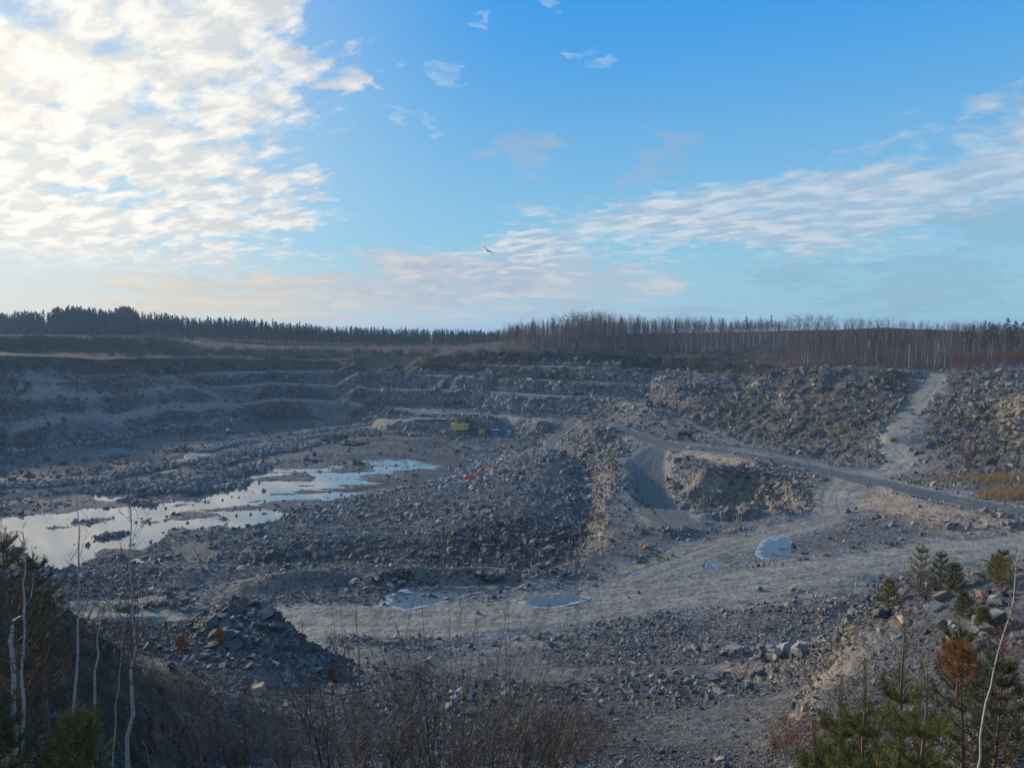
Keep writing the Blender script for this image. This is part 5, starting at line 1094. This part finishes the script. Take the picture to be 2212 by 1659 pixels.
# fallen white branch
# ------------------------------------------------------------------ machines, huts, poles, bird
class MB:
    def __init__(s): s.b = bmesh.new()
    def box(s, c, size, rot=(0, 0, 0), bev=.03, taper=None):
        g = bmesh.ops.create_cube(s.b, size=1.0)['verts']; 
        for v in g:
            tx = taper if (taper and v.co.z > 0) else 1; v.co = Vector((v.co.x*size[0]*tx, v.co.y*size[1]*tx, v.co.z*size[2]))
        bmesh.ops.transform(s.b, matrix=Matrix.Translation(c) @ Euler(rot).to_matrix().to_4x4(), verts=g)
        if bev: bmesh.ops.bevel(s.b, geom=list({e_ for v in g for e_ in v.link_edges}), offset=bev, segments=1, affect='EDGES')
        return s
    def bar(s, a, b_, w_, h_, bev=.02):
        a, b_ = Vector(a), Vector(b_); d = b_-a; q = d.to_track_quat('X', 'Z'); return s.box((a+b_)/2, (d.length, w_, h_), q.to_euler(), bev)
    def cyl(s, a, b_, r_, r2=None, n=12):
        a, b_ = Vector(a), Vector(b_); d = b_-a; g = bmesh.ops.create_cone(s.b, cap_ends=True, segments=n, radius1=r_, radius2=r_ if r2 is None else r2, depth=d.length)['verts']
        bmesh.ops.transform(s.b, matrix=Matrix.Translation((a+b_)/2) @ d.to_track_quat('Z', 'Y').to_matrix().to_4x4(), verts=g); return s
    def prism(s, prof, y0, y1):
        """profile in x,z extruded along y"""
        a = [s.b.verts.new((p[0], y0, p[1])) for p in prof]; c = [s.b.verts.new((p[0], y1, p[1])) for p in prof]; n = len(prof); s.b.faces.new(a); s.b.faces.new(c[::-1])
        for i in range(n): s.b.faces.new([a[i], c[i], c[(i+1) % n], a[(i+1) % n]])
        return s
    def build(s, name, mat, parent=None):
        bmesh.ops.recalc_face_normals(s.b, faces=s.b.faces[:]); me_ = bpy.data.meshes.new(name); s.b.to_mesh(me_); s.b.free(); return link(name, me_, mat, parent)
def paint(name, col_, rough=.5, metal=0.0, dirt=.35):
    m_, t, b = new_mat(name); tc = t.node('ShaderNodeTexCoord').outputs['Object']; n = t.noise(tc, 1.1, 5, .7); c = t.mix(t.ss(n, .5, .75, 0, dirt), col_, (0.10, 0.08, 0.06)); t.put(b.inputs['Base Color'], c); b.inputs['Roughness'].default_value = rough; b.inputs['Metallic'].default_value = metal; return m_
PY = paint("yellow_paint", (0.62, 0.40, 0.08)); PO = paint("orange_paint", (0.55, 0.14, 0.04)); PBL = paint("blue_paint", (0.02, 0.12, 0.42)); PLB = paint("light_blue_paint", (0.18, 0.38, 0.62)); PG = paint("green_paint", (0.03, 0.20, 0.15)); PLG = paint("light_green_paint", (0.10, 0.36, 0.26))
PDK = paint("dark_steel", (0.035, 0.033, 0.035), .6); PGL = paint("window_glass", (0.02, 0.025, 0.03), .1, 0, 0); PWD = paint("weathered_wood", (0.10, 0.085, 0.07), .9); PCN = paint("concrete", (0.32, 0.31, 0.29), .9); PWH = paint("white_paint", (0.6, 0.6, 0.58)); PRB = paint("tyre_rubber", (0.02, 0.02, 0.022), .9, 0, .3)
def root(name, loc, rz, label, cat, group=None, sc=1.0):
    o = bpy.data.objects.new(name, None); C.objects.link(o); o.location = loc; o.rotation_euler = (0, 0, rz); o.scale = (sc,)*3; return tag(o, label, cat, group)
# rope shovel; x to the right in the photo
X, Y, Z = surf(998, 938); o = root("mining_shovel", (X, Y, FL+.55), R(-6), "big yellow rope shovel with a dark boom parked at the foot of the bench", "excavator", sc=1.0)
for sy in (-1.7, 1.7):
    c = MB().prism([(-2.6, .25), (-2.9, .6), (-2.6, 1.1), (2.6, 1.1), (2.9, .6), (2.6, .25), (2.3, 0), (-2.3, 0)], sy-.45, sy+.45)
    tr_ = c.build("crawler_track", PDK, o); w_ = MB()
    for q in np.linspace(-2.2, 2.2, 5): w_.cyl((q, sy-.52, .52), (q, sy+.52, .52), .42)
    w_.build("road_wheel", PCN, tr_)
MB().box((0, 0, 1.15), (3.0, 3.0, .5)).cyl((0, 0, 1.3), (0, 0, 1.7), 1.4, n=20).build("undercarriage", PDK, o)
hs = MB().prism([(-4.6, 1.7), (-4.9, 2.2), (-4.9, 4.6), (-3.9, 4.75), (2.4, 4.45), (2.4, 1.7)], -2.4, 2.4).box((1.3, -1.6, 4.6), (2.2, 1.4, .4)).build("house", PY, o)
MB().box((-1.2, 0, 4.75), (5.5, 3.4, .22)).build("roof", PDK, hs); MB().box((1.8, -2.42, 3.3), (.7, .06, 1.0)).build("side_door", PDK, hs)
cb_ = MB().box((2.9, -1.7, 3.5), (1.2, 1.5, 2.1)).build("operator_cab", PY, o); MB().box((3.1, -2.48, 3.8), (.65, .06, .9)).box((3.52, -1.7, 3.9), (.06, 1.0, .8)).build("window", PGL, cb_)
MB().bar((1.9, -1.0, 4.6), (3.0, -.9, 8.2), .3, .3).bar((1.9, 1.0, 4.6), (3.0, .9, 8.2), .3, .3).bar((3.0, -.9, 8.1), (3.0, .9, 8.1), .2, .2).bar((3.0, 0, 8.1), (.2, 0, 4.8), .12, .12).build("gantry", PDK, o)
bmn = MB().bar((2.6, -.5, 2.2), (7.6, -.35, 8.4), .4, .75).bar((2.6, .5, 2.2), (7.6, .35, 8.4), .4, .75).cyl((7.6, -.6, 8.4), (7.6, .6, 8.4), .65, n=16).build("boom", PDK, o); MB().bar((7.5, -.2, 8.7), (3.0, -.2, 8.1), .06, .06).bar((7.5, .2, 8.7), (3.0, .2, 8.1), .06, .06).build("hoist_rope", PDK, bmn)
MB().bar((3.4, -.75, 6.6), (6.0, -.75, 2.0), .25, .4).bar((3.4, .75, 6.6), (6.0, .75, 2.0), .25, .4).build("dipper_stick", PDK, o)
MB().prism([(5.1, 2.2), (6.4, 2.5), (7.1, .4), (6.2, -.1), (5.0, .5)], -1.0, 1.0).build("bucket", PDK, o)
# huts and cabinets on the pit floor
def hut(px, py, wd, dp, ht, mat, label, name="site_hut", win=None, rz=0.0, cat="hut"):
    X, Y, Z = surf(px, py); o = root(name, (X, Y, ground(X, Y)+.1), rz, label, cat); wl = MB().box((0, 0, ht/2+.25), (wd, dp, ht), bev=.06).build("wall", mat, o); MB().box((0, 0, ht+.32), (wd+.25, dp+.25, .14)).build("roof", PWH if mat is PBL else mat, o)
    MB().box((-wd*.35, 0, .1), (.3, dp, .25)).box((wd*.35, 0, .1), (.3, dp, .25)).build("skid", PDK, o)
    if win: MB().box((win, -dp/2-.02, ht*.62+.25), (wd*.24, .06, ht*.34)).build("window", PGL, o)
    else: MB().box((-wd*.2, -dp/2-.02, ht*.45+.25), (wd*.25, .06, ht*.8)).build("door", mat, o)
    return o
hut(1041, 939, 2.6, 2.2, 2.0, PY, "small yellow hut with a dark window right of the rope shovel", win=.6); hut(1069.5, 939, 3.4, 2.4, 2.1, PBL, "blue container hut with a pale roof on the pit floor"); hut(1100, 942, 1.6, 1.3, 2.0, PLB, "light blue cabinet beside pale scrap on the pit floor", "electrical_cabinet", .3, cat="cabinet")
hut(1119, 942, 1.3, 1.2, 1.5, PLG, "low green cabinet at the right end of the shovel yard", "electrical_cabinet", cat="cabinet"); hut(972, 945, 1.1, 1.4, 3.0, PG, "tall narrow green cabinet standing beside the leftmost yard pole", "electrical_cabinet", cat="cabinet")
X, Y, Z = surf(1095, 943); m_ = MB()
for i in range(12): m_.bar((random.uniform(-1, 1), random.uniform(-.5, .5), .1), (random.uniform(-1.2, 1.2), random.uniform(-.6, .6), random.uniform(.4, 1.6)), .16, .1)
o = m_.build("scrap_heap", PWH); o.location = (X, Y, ground(X, Y)); tag(o, "heap of pale scrap in front of the light blue cabinet", "scrap")
# orange excavator behind the muck pile
X, Y, Z = surf(1020, 1034); Y0 = 207; X = (1018-CX)/FP*Y0; o = root("excavator", (X, Y0, ptY(1018, 1040, Y0)[2]-.2), R(8), "orange hydraulic excavator half hidden behind the muck pile with its arm bent down", "excavator")
for sy in (-1.1, 1.1): MB().prism([(-2.0, .2), (-2.2, .5), (-1.9, .9), (1.9, .9), (2.2, .5), (2.0, .2), (1.7, 0), (-1.7, 0)], sy-.3, sy+.3).build("crawler_track", PDK, o)
hb = MB().prism([(-2.3, 1.0), (-2.4, 1.9), (-1.9, 2.2), (1.3, 2.2), (1.3, 1.0)], -1.3, 1.3).build("house", PO, o); MB().box((-.6, 0, 2.25), (2.4, 2.2, .1)).build("engine_cover", PDK, hb)
cb_ = MB().box((.7, -.75, 2.35), (1.5, 1.0, 1.4), taper=.85).build("cab", PDK, o); MB().box((.7, -1.25, 2.5), (1.0, .05, .8)).build("window", PWH, cb_)
MB().bar((1.2, .1, 1.7), (2.9, .1, 3.9), .45, .6).bar((2.9, .1, 3.9), (5.6, .1, 4.9), .4, .5).bar((1.9, .1, 1.6), (2.7, .1, 3.3), .14, .14).build("boom", PO, o); MB().bar((5.4, .1, 5.1), (5.75, .1, 2.2), .35, .45).build("stick", PO, o); MB().prism([(5.4, 2.4), (6.1, 2.4), (6.0, 1.2), (5.2, 1.0), (4.9, 1.6)], -.4, .6).build("bucket", PDK, o)
# drilling rig on the stone bank
X, Y, Z = surf(497, 941); o = root("drill_rig", (X, Y, ground(X, Y)+.1), R(10), "small drill rig with a raised mast on the left pit bank", "drill rig")
for sy in (-1.0, 1.0): MB().prism([(-1.9, .2), (-2.0, .5), (-1.7, .9), (1.7, .9), (2.0, .5), (1.8, .1), (-1.6, 0)], sy-.25, sy+.25).build("crawler_track", PDK, o)
MB().box((0, 0, 1.5), (3.6, 2.0, 1.1)).build("house", PDK, o); MB().box((-.2, 0, 2.2), (3.4, 1.8, .45)).build("engine_cover", PO, o); MB().box((-1.0, -.5, 3.0), (1.2, 1.0, 1.2)).build("cab", PWH, o); MB().bar((.6, 0, 1.2), (.6, 0, 6.5), .4, .4).build("mast", PDK, o); MB().bar((.6, 0, 6.4), (.6, 0, 8.4), .28, .28).build("mast_tip", PWH, o)
# burnt out truck on the plateau
X, Y, Z = surf(1475, 945); o = root("wrecked_truck", (X, Y, ground(X, Y)+.05), R(-8), "black burnt-out truck wreck standing on the upper plateau", "truck")
MB().bar((-2.6, -.45, .75), (2.8, -.45, .75), .18, .25).bar((-2.6, .45, .75), (2.8, .45, .75), .18, .25).bar((-2.4, -.9, .8), (-2.4, .9, .8), .15, .2).build("chassis", PWD, o)
MB().prism([(-1.9, .9), (-1.7, 2.1), (1.2, 2.25), (1.6, 1.7), (1.7, .9)], -1.0, 1.0).build("body", PDK, o); MB().prism([(1.6, .8), (1.7, 1.5), (2.9, 1.3), (3.1, .8)], -.85, .85).build("bonnet", PDK, o); MB().box((-.4, -1.02, 1.6), (.8, .05, .5)).build("window", PWD, o)
for q in ((-1.9, -1), (-1.9, 1), (2.2, -1), (2.2, 1)): MB().cyl((q[0], q[1]-.15, .5), (q[0], q[1]+.15, .5), .5, n=18).cyl((q[0], q[1]-.18, .5), (q[0], q[1]+.18, .5), .2, n=10).build("wheel", PRB, o)
# tyres near the upper track
for px, py, fl_, lb in [(1402, 879, 0, "old haul truck tyre standing upright beside the upper track"), (1422, 876, 1, "black tyre lying flat, left one of the pair by the track"), (1432, 879, 1, "black tyre lying flat, right one of the pair by the track")]:
    X, Y, Z = surf(px, py); m_ = bmesh.new(); ring = 24; tub = 10; vv = []
    for i in range(ring):
        a_ = 2*math.pi*i/ring
        for j in range(tub): b_ = 2*math.pi*j/tub; rr_ = 1.05+.42*math.cos(b_); vv.append(m_.verts.new((rr_*math.cos(a_), .45*math.sin(b_), rr_*math.sin(a_))))
    for i in range(ring):
        for j in range(tub): m_.faces.new([vv[i*tub+j], vv[i*tub+(j+1) % tub], vv[((i+1) % ring)*tub+(j+1) % tub], vv[((i+1) % ring)*tub+j]])
    me_ = bpy.data.meshes.new("tyre"); m_.to_mesh(me_); m_.free(); o = link("tyre", me_, PRB); o.location = (X, Y, ground(X, Y)+(1.3 if not fl_ else .5)); o.rotation_euler = (R(90) if fl_ else 0, 0, .3); tag(o, lb, "tyre")
# poles
def pole(px, py, ptop, label, mat=PWD, rad=.13, arm=True, base=True, name="power_pole"):
    X, Y, Z = surf(px, py); H = ptY(px, ptop, Y)[2]-Z; o = root(name, (X, Y, Z), random.uniform(-.4, .4), label, "pole"); MB().cyl((0, 0, -.2), (0, 0, H), rad, rad*.7).build("post", mat, o)
    if arm: a_ = MB().bar((-.8, 0, H-.5), (.8, 0, H-.5), .1, .12).build("cross_arm", PDK, o); m_ = MB(); [m_.cyl((q, 0, H-.45), (q, 0, H-.2), .06) for q in (-.7, 0, .7)]; m_.build("insulator", PWH, a_)
    if base: MB().box((0, 0, .25), (1.6, 1.0, .5)).build("footing", PCN, o)
    return o
pole(1357, 952, 884, "tallest wooden pole standing at the road junction"); pole(1395, 936, 893, "grey pole leaning at the foot of the rocky mound"); pole(1358.5, 868, 832, "pole on top of the rocky mound above the junction"); pole(789, 949, 919, "pole on a stone footing left of the shovel yard")
pole(622, 956, 930, "pole beside the pit haul road at the left"); pole(962, 944, 906, "pole next to the tall green cabinet"); pole(1963, 799, 745, "white concrete pole at the top of the rocky slope", PCN, .16, False, False)
X, Y = at(2024, 335); g = ground(X, Y); H = ptY(2024, 737, Y)[2]-g; o = root("power_pylon", (X, Y, g), .1, "A-shaped power pole above the top of the side road", "pole"); MB().bar((-1.2, 0, 0), (0, 0, H), .25, .25).bar((1.2, 0, 0), (0, 0, H), .25, .25).bar((-.6, 0, H*.5), (.6, 0, H*.5), .15, .15).build("post", PCN, o); MB().bar((-1.3, 0, H-.6), (1.3, 0, H-.6), .12, .15).build("cross_arm", PDK, o)
X, Y = at(1874, 345); g = ground(X, Y); H = ptY(1876, 733, Y)[2]-g; o = root("power_pylon", (X, Y, g), -.1, "leaning A-shaped power pole among the birches left of the side road", "pole"); MB().bar((-1.4, 0, 0), (.3, 0, H), .25, .25).bar((1.1, 0, 0), (.3, 0, H), .25, .25).bar((-.6, 0, H*.5), (.7, 0, H*.5), .15, .15).build("post", PCN, o); MB().bar((-1.0, 0, H-.6), (1.6, 0, H-.6), .12, .15).build("cross_arm", PDK, o)
# bird
bp = Vector(ptY(1055, 543, 92)); bm_ = bmesh.new()
def wing(tipdx, tipdz, mid):
    a_ = [(0, .13, 0), (0, -.15, 0), (mid[0], .10, mid[1]), (mid[0], -.14, mid[1]), (tipdx, -.12, tipdz)]; v_ = [bm_.verts.new(q) for q in a_]; u_ = [bm_.verts.new((q[0], q[1], q[2]+.035)) for q in a_]
    for F_ in ([0, 2, 3, 1], [2, 4, 3]): bm_.faces.new([v_[i] for i in F_]); bm_.faces.new([u_[i] for i in F_[::-1]])
    for i, j in ((0, 2), (2, 4), (4, 3), (3, 1)): bm_.faces.new([v_[i], u_[i], u_[j], v_[j]])
wing(-.72, .55, (-.34, .30)); wing(.68, -.36, (.32, -.12))
prev = None
for u_, rad in [(-.30, .01), (-.22, .035), (-.1, .075), (.05, .085), (.18, .06), (.26, .05), (.34, .035), (.40, .008)]:
    ring = [bm_.verts.new((u_*.95, rad*math.cos(k*math.pi/4), rad*.9*math.sin(k*math.pi/4)+.02-.03*u_)) for k in range(8)]
    if prev: [bm_.faces.new([prev[k], prev[(k+1) % 8], ring[(k+1) % 8], ring[k]]) for k in range(8)]
    prev = ring
q = [bm_.verts.new(c_) for c_ in ((-.22, .05, .03), (-.22, -.05, .03), (-.46, -.09, .02), (-.46, .09, .02), (-.22, 0, .055))]; bm_.faces.new(q[:4]); bm_.faces.new([q[0], q[3], q[4]]); bm_.faces.new([q[1], q[4], q[2]]); bm_.faces.new([q[3], q[2], q[4]])
bmesh.ops.recalc_face_normals(bm_, faces=bm_.faces[:]); me_ = bpy.data.meshes.new("bird"); bm_.to_mesh(me_); bm_.free(); o = link("bird", me_, PDK); o.location = bp; o.rotation_euler = (0, 0, .35); tag(o, "dark bird gliding with spread wings against the clouds", "bird")

# ------------------------------------------------------------------ haze: one closed box of even air
HAZE = 0.00018
m_ = bpy.data.materials.new("haze_air"); m_.use_nodes = True; t = N(m_.node_tree); t.n.clear()
vp = t.node('ShaderNodeVolumePrincipled', {'Color': (0.42, 0.66, 1.0, 1), 'Density': HAZE}); vp.inputs['Anisotropy'].default_value = .2
o_ = t.node('ShaderNodeOutputMaterial'); t.l.new(vp.outputs[0], o_.inputs['Volume'])
bm_ = bmesh.new(); g = bmesh.ops.create_cube(bm_, size=1.0)['verts']
for v_ in g: v_.co = Vector((v_.co.x*14500, v_.co.y*14500, -51+(v_.co.z+.5)*88))
me_ = bpy.data.meshes.new("haze"); bm_.to_mesh(me_); bm_.free(); me_.materials.append(m_); hz_ = bpy.data.objects.new("haze", me_); C.objects.link(hz_); tag(hz_, kind='stuff')
cy = bpy.context.scene.cycles
cy.volume_step_rate = 4; cy.volume_bounces = 1; cy.max_bounces = 5; cy.diffuse_bounces = 2; cy.glossy_bounces = 2; cy.use_denoising = True
try: cy.denoiser = 'OPENIMAGEDENOISE'
except Exception: pass
